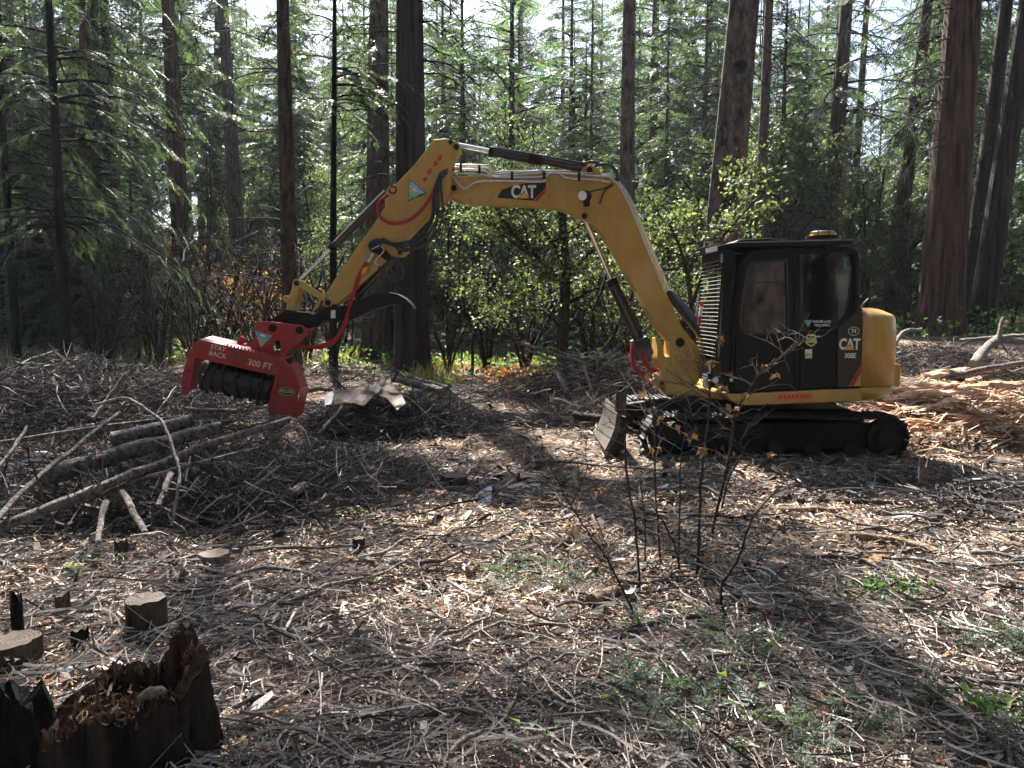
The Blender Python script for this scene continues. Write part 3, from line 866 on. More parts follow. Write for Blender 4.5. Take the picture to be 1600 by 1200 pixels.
for (px, Y, k, sc) in ((330, 31, 2, 1.0), (400, 29, 2, 1.1), (300, 36, 2, 1.3), (430, 34, 2, 1.2), (540, 30, 0, .9), (700, 31, 4, .9), (755, 31, 0, .9), (700, 35, 3, 1.1), (650, 33, 3, 1.2),
                       (985, 22, 0, .7), (960, 29, 3, .9), (840, 32, 3, 1.0), (1020, 18, 0, .55), (1050, 27, 3, .9), (1400, 30, 0, .9), (1440, 36, 3, 1), (1350, 33, 3, 1.2),
                       (1580, 27, 0, .8), (1560, 33, 3, 1.0), (1300, 30, 3, 1.1), (1200, 26, 3, 1.3), (230, 27, 4, 1.2), (210, 33, 0, .8), (120, 33, 1, .7), (60, 30, 0, .7), (20, 27, 1, .5), (480, 25, 4, 1.2), (440, 24, 4, .9), (360, 25, 4, 1.1),
                       (500, 36, 3, 1.2), (380, 45, 3, 1.3), (260, 42, 1, 1.2), (180, 44, 0, 1.2), (575, 40, 3, 1.4), (320, 23.5, 4, .8), (150, 22, 4, .7), (1150, 32, 0, 1.3), (170, 21, 4, .9), (250, 22, 4, 1.0), (300, 20.5, 4, .8), (350, 22, 4, 1.1), (400, 21, 4, .9), (520, 22, 4, 1.0), (700, 19, 4, .7), (760, 20, 4, .9), (820, 19.5, 4, .9), (920, 19, 4, .9), (970, 18, 4, .8), (1420, 24, 4, 1.0), (370, 24, 2, 1.0), (420, 26, 2, 1.2)):
    shrub(px, Y, k, sc)
for k in range(44):
    Y = rf.uniform(26, 60); px = rf.uniform(-40, 1640)
    if 180 < px < 560 and Y < 44: continue
    shrub(px, Y, rf.choice([0, 0, 1, 3, 3, 3, 2, 4]), rf.uniform(.6, 1.3))

# thin leaning saplings in the middle distance
for (pts, Y, r_, lab) in (([(737, 570), (742, 510), (760, 460), (772, 410)], 20, .045, "thin leaning dark sapling right of the big cedar"), ([(700, 540), (698, 430), (706, 300)], 21, .05, "bare grey sapling close beside the big dark cedar"),
                          ([(235, 525), (225, 470), (218, 400), (224, 330)], 24, .05, "crooked dark sapling left of the tan ridged trunk"), ([(935, 560), (925, 500), (945, 440), (960, 330)], 17, .06, "crooked dark stem right of the oak under the boom"),
                          ([(920, 565), (960, 520), (990, 450)], 16.6, .05, "dark stem leaning right behind the boom cylinder"), ([(265, 560), (268, 500), (280, 420), (290, 300)], 24, .035, "thin dark stem in front of the tan ridged trunk"),
                          ([(310, 520), (322, 430), (330, 330), (326, 200)], 28, .05, "thin stem right of the tan ridged trunk"), ([(400, 530), (402, 450), (420, 380)], 24, .04, "thin stem behind the top of the red head"),
                          ([(545, 560), (552, 480), (548, 300)], 23, .04, "thin stem left of the brown furrowed trunk"), ([(735, 210), (720, 300), (717, 420), (722, 520)], 22, .03, "slim vertical stem right of the cedar behind the hoses")):
    pts = sorted(pts, key=lambda q: -q[1])
    b0 = P(pts[0][0], pts[0][1], Y); b0.z = float(hgt(b0.x, b0.y))
    pp = [b0 - b0 + Vector((0, 0, -.1))] + [P(a, c, Y) - b0 for a, c in pts[1:]]
    e = empty("sapling", b0, lab, "sapling")
    link("stem", tube_mesh("stem", pp, [r_, r_ * .35], M['bark_dark'], 7, n=5, wob=.012), e)
    rg = np.random.default_rng(int(pts[0][0]))
    tp, tr = [], []
    top = pp[-1]
    sp = spline(pp, 6)
    for q in range(26):
        k = rg.integers(3, len(sp)); d = rg.normal(0, 1, 3); d[2] = abs(d[2]); d /= np.linalg.norm(d); L = rg.uniform(.3, 1.1)
        s = np.linspace(0, 1, 5)[:, None]
        tp.append(np.array(list(sp[k])) + d * L * s + rg.normal(0, .03, (5, 3)) * s); tr.append(r_ * .22 * (1 - .7 * s[:, 0]))
    link("twigs", mk_mesh("twigs", *tubes(np.array(tp), np.array(tr), 3, cap=False), M['bark_dark']), e)

# low plants and grass of the middle distance
def plants(name, n, xr, yr, tmpl, size, mat, label, hmin=0., dirz=.6, seed=0, power=1.0):
    rg = np.random.default_rng(seed)
    y = yr[0] + (yr[1] - yr[0]) * rg.random(n) ** power
    fx = rg.uniform(xr[0], xr[1], n); x = (fx - 800) / FPX * y
    cl = vnoise(x, y, 1.6, seed) > .42
    x, y = x[cl], y[cl]; n = len(x)
    z = hgt(x, y) + hmin * rg.random(n) ** 1.5 * (vnoise(x, y, 2.2, seed + 1) + .2)
    d = rg.normal(0, 1, (n, 3)); d[:, 2] = np.abs(d[:, 2]) * dirz
    v, f = scatter(*tmpl, np.stack([x, y, z], -1), frames(d, roll=.8), size * rg.uniform(.5, 1.4, n))
    o = link(name, mk_mesh(name, v, f, mat)); tag(o, label, None, None, "stuff"); return o
BLADE = (np.array([(0, -.02, 0), (0, .02, 0), (.55, .012, .03), (1, 0, -.05)], float), np.array([(0, 1, 2), (0, 2, 3)]))
plants("ground_cover", 30000, (-60, 1660), (19, 48), LEAF_S, .14, M['cover'], "low green plants carpeting the forest floor beyond the clearing", .7, seed=1)
plants("dry_grass", 9000, (640, 1040), (15.5, 24), BLADE, .35, M['grass'], "pale dry grass behind the clearing under the boom", .1, 2.2, seed=2)
plants("slope_grass", 9000, (-60, 560), (20, 46), BLADE, .45, M['grass'], "pale dry grass on the sunlit slope at the left", .2, 2.0, seed=3)
plants("bramble_leaves", 5000, (640, 1060), (15, 21), LEAF_S, .11, M['leaf_rust'], "rust and yellow low leaves beside the big dark cedar", .35, seed=4)


# woods all round the clearing, outside the picture: they shade it and are mirrored in the cab windows
ringp = []
rw = np.random.default_rng(12)
(wv_, wf_), (lv_, lf_) = crown_arr(24, .3, 5, 4.2, 70, seed=400, dens=2.2, ssc=1.9, tmpl=SPRAY_THIN, droop=.5)
tv_, tf_ = trunk_arr(24, .34, (0, 0), 8, 8, .03, 400)
tk, lf2, fo = [], [], []
spots = [(rw.uniform(-34, 34), rw.uniform(-34, -6)) for _ in range(44)] + [(rw.uniform(2, 18), rw.uniform(-16, -7)) for _ in range(12)] + [(s_ * rw.uniform(13, 30), rw.uniform(-6, 12)) for s_ in (-1, 1) for _ in range(10)]
for (x_, y_) in spots:
    if abs(x_ - 6.9) < 2.2 and y_ > -8: continue
    a_ = rw.uniform(0, 6.28); c_, s_ = math.cos(a_), math.sin(a_); Rm = np.array([[c_, -s_, 0], [s_, c_, 0], [0, 0, 1]])
    of = np.array([x_, y_, float(hgt(x_, y_))])
    tk.append((tv_ @ Rm.T + of, [tf_])); lf2.append((lv_ @ Rm.T + of, [lf_]))
v_, f_ = merge(tk); tag(link("surrounding_trunks", mk_mesh("surrounding_trunks", v_, f_, M['bark_fir'], True)), "trunks of the wood all round the clearing, outside the view", None, None, "stuff")
v_, f_ = merge(lf2); tag(link("surrounding_foliage", mk_mesh("surrounding_foliage", v_, f_, M['leaf_fir'])), "foliage of the wood all round the clearing, outside the view", None, None, "stuff")

# air
m_h = bpy.data.materials.new("forest_air"); m_h.use_nodes = True
nt = m_h.node_tree; nt.nodes.clear()
o_ = nt.nodes.new("ShaderNodeOutputMaterial"); v_ = nt.nodes.new("ShaderNodeVolumePrincipled")
v_.inputs["Color"].default_value = (.86, .92, 1.0, 1); v_.inputs["Density"].default_value = HAZE; v_.inputs["Anisotropy"].default_value = .35
nt.links.new(v_.outputs[0], o_.inputs["Volume"])
hz = link("haze", box_mesh("haze", (-175, -65, -3), (175, 195, 62), m_h, 0))
tag(hz, "thin pale air filling the forest", None, None, "stuff")
# ================================================================== the excavator
EX = Vector((2.6, 9.95, 0.0))
exc = empty("excavator", EX, "yellow and black compact excavator holding a red mulching head out on its long arm", "excavator")
def part(name, me, parent=None, **kw):
    """Meshes are modelled in place; a first-level part is shifted back by its thing's base point."""
    if parent is None:
        o = link(name, me, exc, loc=-EX)
    else:
        o = link(name, me, parent)
    if kw.get("label"): o["label"] = kw["label"]
    return o
def S(Y): return Y / FPX
def pin(px, py, Y, r_px, parent, mat='steel', depth=.03, name="pin", ring=None):
    c = P(px, py, Y); r = r_px * S(Y)
    o = part(name, cyl_mesh(name, c, c + Vector((0, -depth, 0)), r, M[mat], 20), parent)
    if ring:
        o2 = part("pin_boss", cyl_mesh("pin_boss", c + Vector((0, .002, 0)), c + Vector((0, -depth * .5, 0)), r * 1.55, M[ring], 20), parent)
    return o
def text(s, px, py, hpx, Y, mat, parent, rot=0.0, xs=1.0, bold=0.0, name="lettering", align='CENTER', space=1.0, shear=0.0):
    cu = bpy.data.curves.new(name, 'FONT'); cu.body = s; cu.align_x = align; cu.align_y = 'CENTER'
    cu.size = hpx * S(Y) / .70; cu.extrude = .0008; cu.offset = bold * cu.size; cu.space_character = space; cu.shear = shear
    cu.resolution_u = 4
    cu.materials.append(M[mat])
    o = bpy.data.objects.new(name, cu); COL.objects.link(o)
    c = P(px, py, Y)
    o.parent = parent
    o.location = c if parent is not exc else c - EX
    o.rotation_euler = (R(90), R(rot), 0)
    o.scale = (xs, 1, 1)
    return o
def decal(name, pts, Y, mat, parent, th=.0015):
    return part(name, poly_prism(name, pts, Y, Y + th, M[mat], bevel=0), parent)
def hose(name, pts, Y, rpx, mat, parent, dY=None, n=6, sides=8):
    pp = [P(q[0], q[1], q[2] if len(q) > 2 else Y) for q in pts]
    return part(name, tube_mesh(name, pp, rpx * S(Y), M[mat], sides, n=n), parent)
def ell(cx, cy, rx, ry, n=24, rot=0.):
    return [(cx + rx * math.cos(2 * PI * k / n) * math.cos(rot) - ry * math.sin(2 * PI * k / n) * math.sin(rot), cy + rx * math.cos(2 * PI * k / n) * math.sin(rot) + ry * math.sin(2 * PI * k / n) * math.cos(rot)) for k in range(n)]
def vcyl(name, a, b, Y, rpx, mat, parent, r1px=None, sides=20):
    return part(name, cyl_mesh(name, P(a[0], a[1], Y), P(b[0], b[1], Y), rpx * S(Y), M[mat], sides, None if r1px is None else r1px * S(Y)), parent)

# ---- tracks
def track(y0, y1, label):
    c0 = P(1387, 690, 8.8); c1 = P(1042, 690, 8.8)
    zt = P(1200, 652, 8.8).z; zb = -0.02
    rad = (zt - zb) / 2; zc = (zt + zb) / 2
    body = poly_prism("track_frame", [(c1.x - .02, zc - .16), (c1.x - .05, zc + .10), (c1.x + .3, zc + .17), (c0.x - .3, zc + .17), (c0.x, zc + .12), (c0.x, zc - .12), (c0.x - .4, zc - .15), (c1.x + .4, zc - .17)], y0 + .10, y1 - .06, M['black'], .02, px=False)
    t = part("track", body, None, label=label)
    t.name = "track"
    shoe = None
    Ls = c0.x - c1.x; per = 2 * Ls + 2 * PI * rad; n = 46; st = per / n
    for k in range(n):
        s = k * st
        if s < Ls: x, z, a = c1.x + s, zt - .012 * math.sin(PI * s / Ls * 3) , 0
        elif s < Ls + PI * rad:
            u = (s - Ls) / rad; x, z, a = c0.x + rad * math.sin(u), zc + rad * math.cos(u), -u
        elif s < 2 * Ls + PI * rad: x, z, a = c0.x - (s - Ls - PI * rad), zb, PI
        else:
            u = (s - 2 * Ls - PI * rad) / rad; x, z, a = c1.x - rad * math.sin(u), zc - rad * math.cos(u), PI - u
        if shoe is None:
            w2 = (y1 - y0) / 2
            prof = [(-st * .47, -.018), (st * .47, -.018), (st * .47, .0), (st * .36, .004), (st * .33, .030), (st * .24, .030), (st * .2, .004), (0, .004), (-st * .02, .026), (-st * .12, .026), (-st * .14, .004), (-st * .47, 0)]
            bm = bmesh.new()
            A = [bm.verts.new((p[0], -w2, p[1])) for p in prof]; B = [bm.verts.new((p[0], w2, p[1])) for p in prof]
            bm.faces.new(A); bm.faces.new(B[::-1])
            for q in range(len(prof)): bm.faces.new((A[q], B[q], B[(q + 1) % len(prof)], A[(q + 1) % len(prof)]))
            shoe = bm_to("track_shoe", bm, M['steel'])
        o = link("track_shoe", shoe, t, loc=(x, (y0 + y1) / 2, z), rot=(0, -a if False else (-a), 0))
        o.rotation_euler = (0, -a, 0)
    for (cc, r_, nm) in ((c0, .21, "sprocket"), (c1, .20, "idler_wheel")):
        V, F = tubes(np.array([[[cc.x, y0 + .16, zc], [cc.x, y0 + .05, zc], [cc.x, y0 + .03, zc]]]), np.array([[r_, r_, r_ * .8]]), 28)
        part(nm, mk_mesh(nm, V, F, M['steel'], False), t)
        part("hub_cover", cyl_mesh("hub_cover", (cc.x, y0 + .03, zc), (cc.x, y0 - .0, zc), r_ * .55, M['black'], 24), t)
    for k in range(12):
        u = k / 12 * 2 * PI
        part("hub_bolt", cyl_mesh("hub_bolt", (c0.x + .145 * math.cos(u), y0 + .03, zc + .145 * math.sin(u)), (c0.x + .145 * math.cos(u), y0 + .012, zc + .145 * math.sin(u)), .013, M['steel'], 6), t)
    for k in range(5):
        x = c1.x + .38 + k * (Ls - .76) / 4
        part("bottom_roller", cyl_mesh("bottom_roller", (x, y0 + .05, zb + .11), (x, y1 - .05, zb + .11), .085, M['steel'], 18), t)
    xr = P(1217, 668, 8.85).x
    part("carrier_ring", (lambda v: mk_mesh("carrier_ring", *v, M['steel'], True))(tubes(np.array([[[xr + .055 * math.cos(a), y0 + .09, zc + .10 + .055 * math.sin(a)] for a in np.linspace(0, 2 * PI, 20)]]), np.full((1, 20), .006), 6)), t)
    return t
track(8.8, 9.25, "near crawler track in deep shade")
track(10.65, 11.1, "far crawler track")
zt_ = P(1200, 652, 8.8).z
part("undercarriage", poly_prism("undercarriage", [(1.75, .12), (1.7, .40), (2.2, .50), (4.1, .50), (4.3, .35), (4.2, .12)], 9.3, 10.6, M['black'], .02, px=False))
part("turntable", cyl_mesh("turntable", (3.1, 9.95, .48), (3.1, 9.95, .80), .62, M['black'], 40))
# lit step / cover plates above the track front
vb = part("blade_arm", poly_prism("blade_arm", [(975, 632), (1010, 627), (1088, 618), (1100, 625), (1102, 640), (1020, 650), (985, 652)], 9.32, 9.44, M['steel'], .01))
part("blade_arm", poly_prism("blade_arm", [(975, 632), (1010, 627), (1088, 618), (1100, 625), (1102, 640), (1020, 650), (985, 652)], 10.4, 10.52, M['steel'], .01))
bl = part("dozer_blade", poly_prism("dozer_blade", [(967, 640), (972, 645), (969, 668), (962, 690), (950, 707), (945, 704), (953, 688), (961, 668), (963, 650)], 8.72, 9.95, M['bladewood'], .004))
part("blade_edge_plate", poly_prism("blade_edge_plate", [(963, 610), (979, 617), (979, 651), (967, 647), (961, 642)], 8.70, 8.74, M['bladewood'], .003), bl)
part("blade_back_plate", poly_prism("blade_back_plate", [(966, 650), (979, 652), (978, 700), (958, 712), (952, 706)], 8.74, 9.9, M['steel'], .004), bl)

# ---- house: skirt, counterweight, engine hood
part("skirt", poly_prism("skirt", [(1137, 616), (1347, 606.5), (1347, 627), (1165, 634), (1147, 630), (1139, 623)], 8.96, 10.9, M['yellow'], .012))
part("floor_nose", poly_prism("floor_nose", [(1040, 598), (1078, 604), (1137, 616), (1139, 626), (1090, 621), (1044, 618)], 9.55, 10.35, M['yellow'], .012))
def loft(levels, n=40, yc=9.95, x0=4.055, ex=3.2):
    V, F = [], []
    for (z, a, b_, dx) in levels:
        for k in range(n + 1):
            u = -PI / 2 + PI * k / n
            c, s_ = math.cos(u), math.sin(u)
            V.append((x0 + dx + a * abs(c) ** (2 / ex), yc + b_ * math.copysign(abs(s_) ** (2 / ex), s_), z))
    m = n + 1
    for q in range(len(levels) - 1):
        for k in range(n):
            F.append((q * m + k, q * m + k + 1, (q + 1) * m + k + 1, (q + 1) * m + k))
    bm = bmesh.new()
    vs = [bm.verts.new(v) for v in V]
    for f in F: bm.faces.new([vs[t] for t in f])
    bm.faces.new(vs[:m][::-1]); bm.faces.new(vs[-m:])
    for q in range(len(levels) - 1):
        bm.faces.new((vs[q * m], vs[(q + 1) * m], vs[(q + 1) * m + n], vs[q * m + n]))
    return bm
zz = lambda py: P(1350, py, 8.98).z
cwb = loft([(zz(604), .60, 1.0, 0), (zz(520), .60, 1.0, 0), (zz(498), .585, .985, 0), (zz(492), .56, .96, 0), (zz(484), .42, .86, 0), (zz(481), .30, .78, 0)])
cw = part("counterweight", bm_to("counterweight", cwb, M['yellow'], True))
for p_ in cw.data.polygons:
    if abs(p_.normal.z) > .9: p_.use_smooth = False
cw2 = loft([(zz(627), .35, .90, 0), (zz(622), .52, .97, 0), (zz(612), .60, 1.005, 0), (zz(605.5), .615, 1.008, 0)])
part("counterweight_base", bm_to("counterweight_base", cw2, M['yellow'], True))
cx = 4.66
part("rear_box", box_mesh("rear_box", (cx, 9.5, zz(612)), (cx + .13, 10.4, zz(574)), M['yellow'], .01))
part("engine_hood", box_mesh("engine_hood", (2.9, 10.08, zz(604)), (4.05, 10.92, zz(492)), M['yellow'], .04))
hose("exhaust_tip", [(1346, 482, 9.6), (1351, 474, 9.6), (1358, 467, 9.6)], 9.6, 2.2, 'black', None)
cw_label = part("warning_strip", poly_prism("warning_strip", [(1347.5, 489), (1352, 488), (1352, 490), (1347.5, 491)], 8.945, 8.9465, M['decalred'], 0), cw)

# ---- cab
cabo = [(1141, 614), (1143, 560), (1147, 480), (1151, 440), (1155, 418), (1162, 402), (1172, 393), (1184, 389), (1260, 386), (1325, 385), (1337, 389), (1343, 399), (1344, 466), (1341, 480), (1348, 481), (1348, 605.5)]
cab = part("cab", poly_prism("cab", cabo, 8.985, 10.02, M['black'], .012))
# door ring with window
dout = [(1148, 612), (1150, 545), (1154, 455), (1160, 420), (1166, 406), (1178, 400), (1239, 397), (1240, 607)]
dwin = [(1160, 511), (1158, 500), (1163, 460), (1171, 420), (1176, 413), (1228, 409), (1231, 519), (1168, 520)]
door = part("door", ring_prism("door", dout, dwin, 8.962, 8.985, M['black']))
part("door_glass", poly_prism("door_glass", dwin, 8.978, 8.983, M['glass'], 0), door)
part("window_gasket", ring_prism("window_gasket", [(1157, 512), (1155, 500), (1160, 459), (1168, 418), (1174, 409.5), (1231, 405), (1234, 522), (1166, 523)], dwin, 8.952, 8.962, M['rubber']), door)
part("window_bar", poly_prism("window_bar", [(1169, 441.5), (1229, 438.5), (1229, 440.5), (1169, 443.5)], 8.970, 8.978, M['rubber'], 0), door)
part("door_handle", poly_prism("door_handle", [(1193, 528), (1200, 527), (1200, 538), (1197, 539), (1196, 533), (1193, 534)], 8.945, 8.961, M['steel'], .002), door)
part("door_latch", poly_prism("door_latch", ell(1161, 551, 1.6, 1.6, 10), 8.952, 8.961, M['steel'], 0), door)
part("hinge", poly_prism("hinge", [(1234, 425), (1238, 425), (1238, 432), (1234, 432)], 8.948, 8.961, M['black'], .002), door)
part("hinge", poly_prism("hinge", [(1234, 437), (1238, 437), (1238, 443), (1234, 443)], 8.948, 8.961, M['black'], .002), door)
part("door_post", poly_prism("door_post", [(1241, 397), (1249, 396.5), (1249, 606), (1241, 606.5)], 8.955, 8.985, M['black'], .004), cab)
rwin = [(1250, 397), (1328, 394), (1336, 398), (1337.5, 408), (1337.5, 468), (1333, 480), (1306, 508), (1298, 513), (1250, 519)]
part("side_window", poly_prism("side_window", rwin, 8.975, 8.984, M['glass'], 0), cab)
part("side_window_frame", ring_prism("side_window_frame", [(1249.5, 390.5), (1329, 388), (1340, 394), (1342.5, 405), (1342.5, 470), (1337, 484), (1309, 513), (1300, 518), (1249.5, 524)], rwin, 8.955, 8.984, M['black']), cab)
part("side_panel", poly_prism("side_panel", [(1250, 526), (1300, 520), (1306, 517), (1306, 604), (1250, 606)], 8.968, 8.984, M['black'], .004), cab)
vent = part("louver_panel", poly_prism("louver_panel", [(1259, 562), (1292, 561), (1292, 590), (1259, 591)], 8.962, 8.968, M['black'], 0), cab)
for k in range(9):
    y = 564.5 + k * 3
    part("louver", poly_prism("louver", [(1261, y), (1290, y - .4), (1290, y + .9), (1261, y + 1.3)], 8.955, 8.961, M['steel'], 0), vent)
rp = part("rear_side_panel", poly_prism("rear_side_panel", [(1309, 513), (1341, 483), (1347.5, 481.5), (1347.5, 604), (1308.5, 605.5)], 8.958, 8.984, M['decalblack'], .004), None)
# writing on the rear panel
def cat_logo(cx, cy, h, Y, parent, xs=.9):
    text("CAT", cx, cy, h, Y - .0012, 'white', parent, xs=xs, bold=.035, space=.92, name="logo_letters")
    t = h * .42
    decal("logo_triangle_edge", [(cx - h * .62, cy + h * .56), (cx + h * .0, cy - h * .06), (cx + h * .60, cy + h * .56)], Y - .0030, 'decalblack', parent, .001)
    decal("logo_triangle", [(cx - h * .50, cy + h * .50), (cx + h * .0, cy + h * .03), (cx + h * .48, cy + h * .50)], Y - .0042, 'decalyellow', parent, .001)
cat_logo(1327.5, 538.5, 16.5, 8.955, rp, .74)
text("308E", 1328.5, 556, 7.5, 8.9555, 'white', rp, xs=.85, bold=.03, name="model_number")
text("2", 1340.5, 556.5, 5, 8.9555, 'steel', rp, xs=.8, bold=.01, name="model_number")
decal("round_badge", ell(1334, 517.5, 9, 7.2, 28), 8.9565, 'decalgreen', rp)
decal("round_badge_centre", ell(1334, 517.5, 7.6, 5.9, 28), 8.9555, 'decalblack', rp, .0008)
text("T4", 1334, 517.5, 6, 8.9545, 'white', rp, xs=.85, bold=.03)
decal("red_stripe", [(1325, 604), (1331, 604), (1346.8, 577), (1346.8, 567)], 8.9560, 'decalred', rp)
decal("yellow_corner", [(1333, 603.8), (1346.8, 579.5), (1346.8, 603.5)], 8.9562, 'yellow', rp)
decal("office_triangle", [(1256.5, 500), (1269, 500), (1263, 511)], 8.972, 'teal', cab)
text("MOTHER LODE", 1270, 502.6, 3.6, 8.971, 'white', cab, xs=.80, bold=.015, align='LEFT')
text("FIELD OFFICE", 1272.5, 508.3, 3.6, 8.971, 'white', cab, xs=.80, bold=.015, align='LEFT')
shp = [(1259, 526), (1262, 522.5), (1267.5, 521.5), (1273, 522.5), (1276, 526), (1275.5, 530), (1277, 535), (1273, 539), (1267.5, 542), (1262, 539), (1258, 535), (1259.8, 530)]
decal("shield_sticker", shp, 8.9655, 'shield', cab)
decal("shield_band", [(1262, 525), (1273, 525), (1273, 528), (1262, 528)], 8.9640, 'decalblack', cab, .001)
decal("shield_band", [(1261, 535.5), (1274, 535.5), (1268, 539.5)], 8.9640, 'decalblack', cab, .001)
decal("small_sticker", [(1258, 546), (1269, 545.5), (1269, 553), (1258, 553.3)], 8.9655, 'white', cab)
decal("small_sticker", [(1258, 554), (1269, 553.8), (1269, 560), (1258, 560.3)], 8.9655, 'shield', cab)
decal("red_tag", [(1139.5, 582), (1145.5, 582), (1145.5, 588), (1139.5, 588)], 8.982, 'decalred', cab)
decal("green_tag", [(1140, 591), (1145.5, 591), (1145.5, 596.5), (1140, 596.5)], 8.982, 'decalgreen', cab)
strip = decal("arrow_strip", [(1215, 616), (1270, 614.3), (1270, 622.5), (1215, 624.5)], 8.957, 'orange', exc) if False else part("arrow_strip", poly_prism("arrow_strip", [(1215, 616.5), (1270, 614.5), (1270, 622.8), (1215, 624.8)], 8.957, 8.9585, M['orange'], 0))
for k in range(8):
    if k in (): continue
    x = 1220 + k * 6.4; s_ = -1 if k < 4 else 1
    cy = 620.5 - k * .22
    if k == 3 or k == 4: x += (-1 if k == 3 else 1) * 0
    part("arrow", poly_prism("arrow", [(x - s_ * 2, cy - 3), (x + s_ * .2, cy - 3), (x + s_ * 2.4, cy), (x + s_ * .2, cy + 3), (x - s_ * 2, cy + 3), (x + s_ * .2, cy)], 8.9555, 8.9565, M['decalred'], 0), strip)
# roof, guard, beacon, lamps
rf_ = part("roof_guard", poly_prism("roof_guard", [(1122, 383), (1150, 378), (1240, 376), (1334, 374), (1335, 382), (1250, 384), (1150, 387), (1122, 391)], 8.95, 10.05, M['black'], .01))
part("roof_hump", poly_prism("roof_hump", [(1148, 379), (1155, 374), (1200, 371.5), (1215, 373), (1222, 378)], 9.1, 9.9, M['black'], .01), rf_)
part("roof_bracket", poly_prism("roof_bracket", [(1290, 381), (1296, 381), (1296, 398), (1290, 396)], 8.945, 8.953, M['black'], .002), rf_)
bb = P(1286, 374, 9.4)
bc = part("beacon", cyl_mesh("beacon", bb, bb + Vector((0, 0, .035)), .20, M['black'], 28))
part("beacon_lens", cyl_mesh("beacon_lens", bb + Vector((0, 0, .035)), bb + Vector((0, 0, .085)), .155, M['beacon'], 28, .14), bc)
part("beacon_guard", cyl_mesh("beacon_guard", bb + Vector((0, 0, .083)), bb + Vector((0, 0, .094)), .15, M['black'], 28, .13), bc)
for k in range(8):
    u = k / 8 * 2 * PI
    part("guard_wire", cyl_mesh("guard_wire", bb + Vector((.175 * math.cos(u), .175 * math.sin(u), .03)), bb + Vector((.14 * math.cos(u), .14 * math.sin(u), .094)), .006, M['black'], 6), bc)
wl = part("work_light", poly_prism("work_light", [(1099, 386), (1128, 379), (1133, 383), (1132, 391), (1103, 397)], 8.99, 9.22, M['black'], .006))
part("light_lens", poly_prism("light_lens", [(1101.5, 388.5), (1121, 383.5), (1122, 391.5), (1103, 396)], 8.982, 8.99, M['lens'], .002), wl)  # white lens colour stands in for the sky reflected in it
wl2 = part("work_light", poly_prism("work_light", [(1125, 395), (1130, 394), (1131, 412), (1125, 414)], 8.99, 9.05, M['black'], .003))
part("light_lens", poly_prism("light_lens", [(1126, 397), (1129.4, 396.5), (1129.4, 410), (1126, 411)], 8.984, 8.989, M['teal'], 0), wl2)
part("front_post", poly_prism("front_post", [(1131, 392), (1147, 389), (1152, 420), (1148, 470), (1143, 560), (1141, 612), (1131, 612), (1125, 560), (1128, 480), (1131, 430)], 9.03, 9.12, M['black'], .01), cab)
part("rear_mirror", poly_prism("rear_mirror", [(1147, 424), (1150, 422), (1149, 440), (1146, 462), (1142, 462), (1141, 445)], 8.93, 8.96, M['steel'], .006))
part("windshield", poly_prism("windshield", [(2.50, zz(560)), (2.52, zz(398)), (2.54, zz(398)), (2.52, zz(560))], 9.1, 9.98, M['glass'], 0, px=False), cab)
# grille in front of the windshield, seen almost edge-on
gx1, gx0 = P(1131, 400, 9.0).x, P(1119, 545, 9.0).x
zt2, zb2 = P(1131, 402, 9.0).z, P(1119, 560, 9.0).z
gr = part("windshield_guard", (lambda a: mk_mesh("windshield_guard", *a, M['black'], False))(tubes(np.array([[[gx1, 9.0, zt2], [(gx0 + gx1) / 2, 9.0, (zt2 + zb2) / 2], [gx0, 9.0, zb2]], [[gx1, 9.98, zt2], [(gx0 + gx1) / 2, 9.98, (zt2 + zb2) / 2], [gx0, 9.98, zb2]]]), np.full((2, 3), .014), 6)))
gbar = cyl_mesh("guard_bar", (0, -.49, 0), (0, .49, 0), .0042, M['pipe'], 6)
for k in range(25):
    t = (k + .6) / 25
    part("guard_bar", gbar, gr).location = (gx1 + (gx0 - gx1) * t - .008, 9.49, zt2 + (zb2 - zt2) * t)
part("guard_header", poly_prism("guard_header", [(gx1 - .02, zt2 - .02), (gx1 + .03, zt2 - .02), (gx1 + .05, zt2 + .11), (gx1, zt2 + .11)], 8.99, 10.0, M['steel'], .004, px=False), gr)
rod = part("marker_rod", cyl_mesh("marker_rod", P(1097, 472, 9.3), P(1092, 508, 9.3), .020, M['decalred'], 10))
part("white_band", cyl_mesh("white_band", P(1096.2, 479, 9.3), P(1094, 494, 9.3), .022, M['white'], 10), rod)
for (x, y) in ((1102, 588), (1119, 594)):
    l_ = part("front_lamp", cyl_mesh("front_lamp", P(x, y, 9.2) + Vector((.06, .05, 0)), P(x, y, 9.2), .045, M['black'], 16))
    part("lamp_lens", cyl_mesh("lamp_lens", P(x, y, 9.2), P(x, y, 9.2) + Vector((-.008, -.008, 0)), .038, M['lens'], 16), l_)

# ---- swing bracket and boom foot
sb = part("swing_bracket", poly_prism("swing_bracket", [(1028, 527), (1036, 540), (1038, 556), (1046, 560), (1048, 528), (1064, 521), (1093, 541), (1093, 596), (1082, 604), (1082, 620), (1046, 622), (1028, 606), (1020, 596), (1034, 586), (1030, 574), (1027, 560)], 9.74, 10.16, M['yellow'], .014))
part("swing_plate", poly_prism("swing_plate", [(1058, 556), (1090, 554), (1090, 563), (1058, 566)], 9.70, 9.738, M['yellow'], .006), sb)
part("swing_pin", cyl_mesh("swing_pin", P(1076, 603, 9.85), P(1077, 560, 9.85), .085, M['black'], 20), sb)
part("swing_plate", poly_prism("swing_plate", [(1058, 600), (1087, 598), (1087, 612), (1058, 614)], 9.70, 9.738, M['yellow'], .006), sb)
pin(1062, 535, 9.74, 7, sb, ring='yellow')
pin(1034, 598, 9.74, 3.6, sb, ring='yellow')

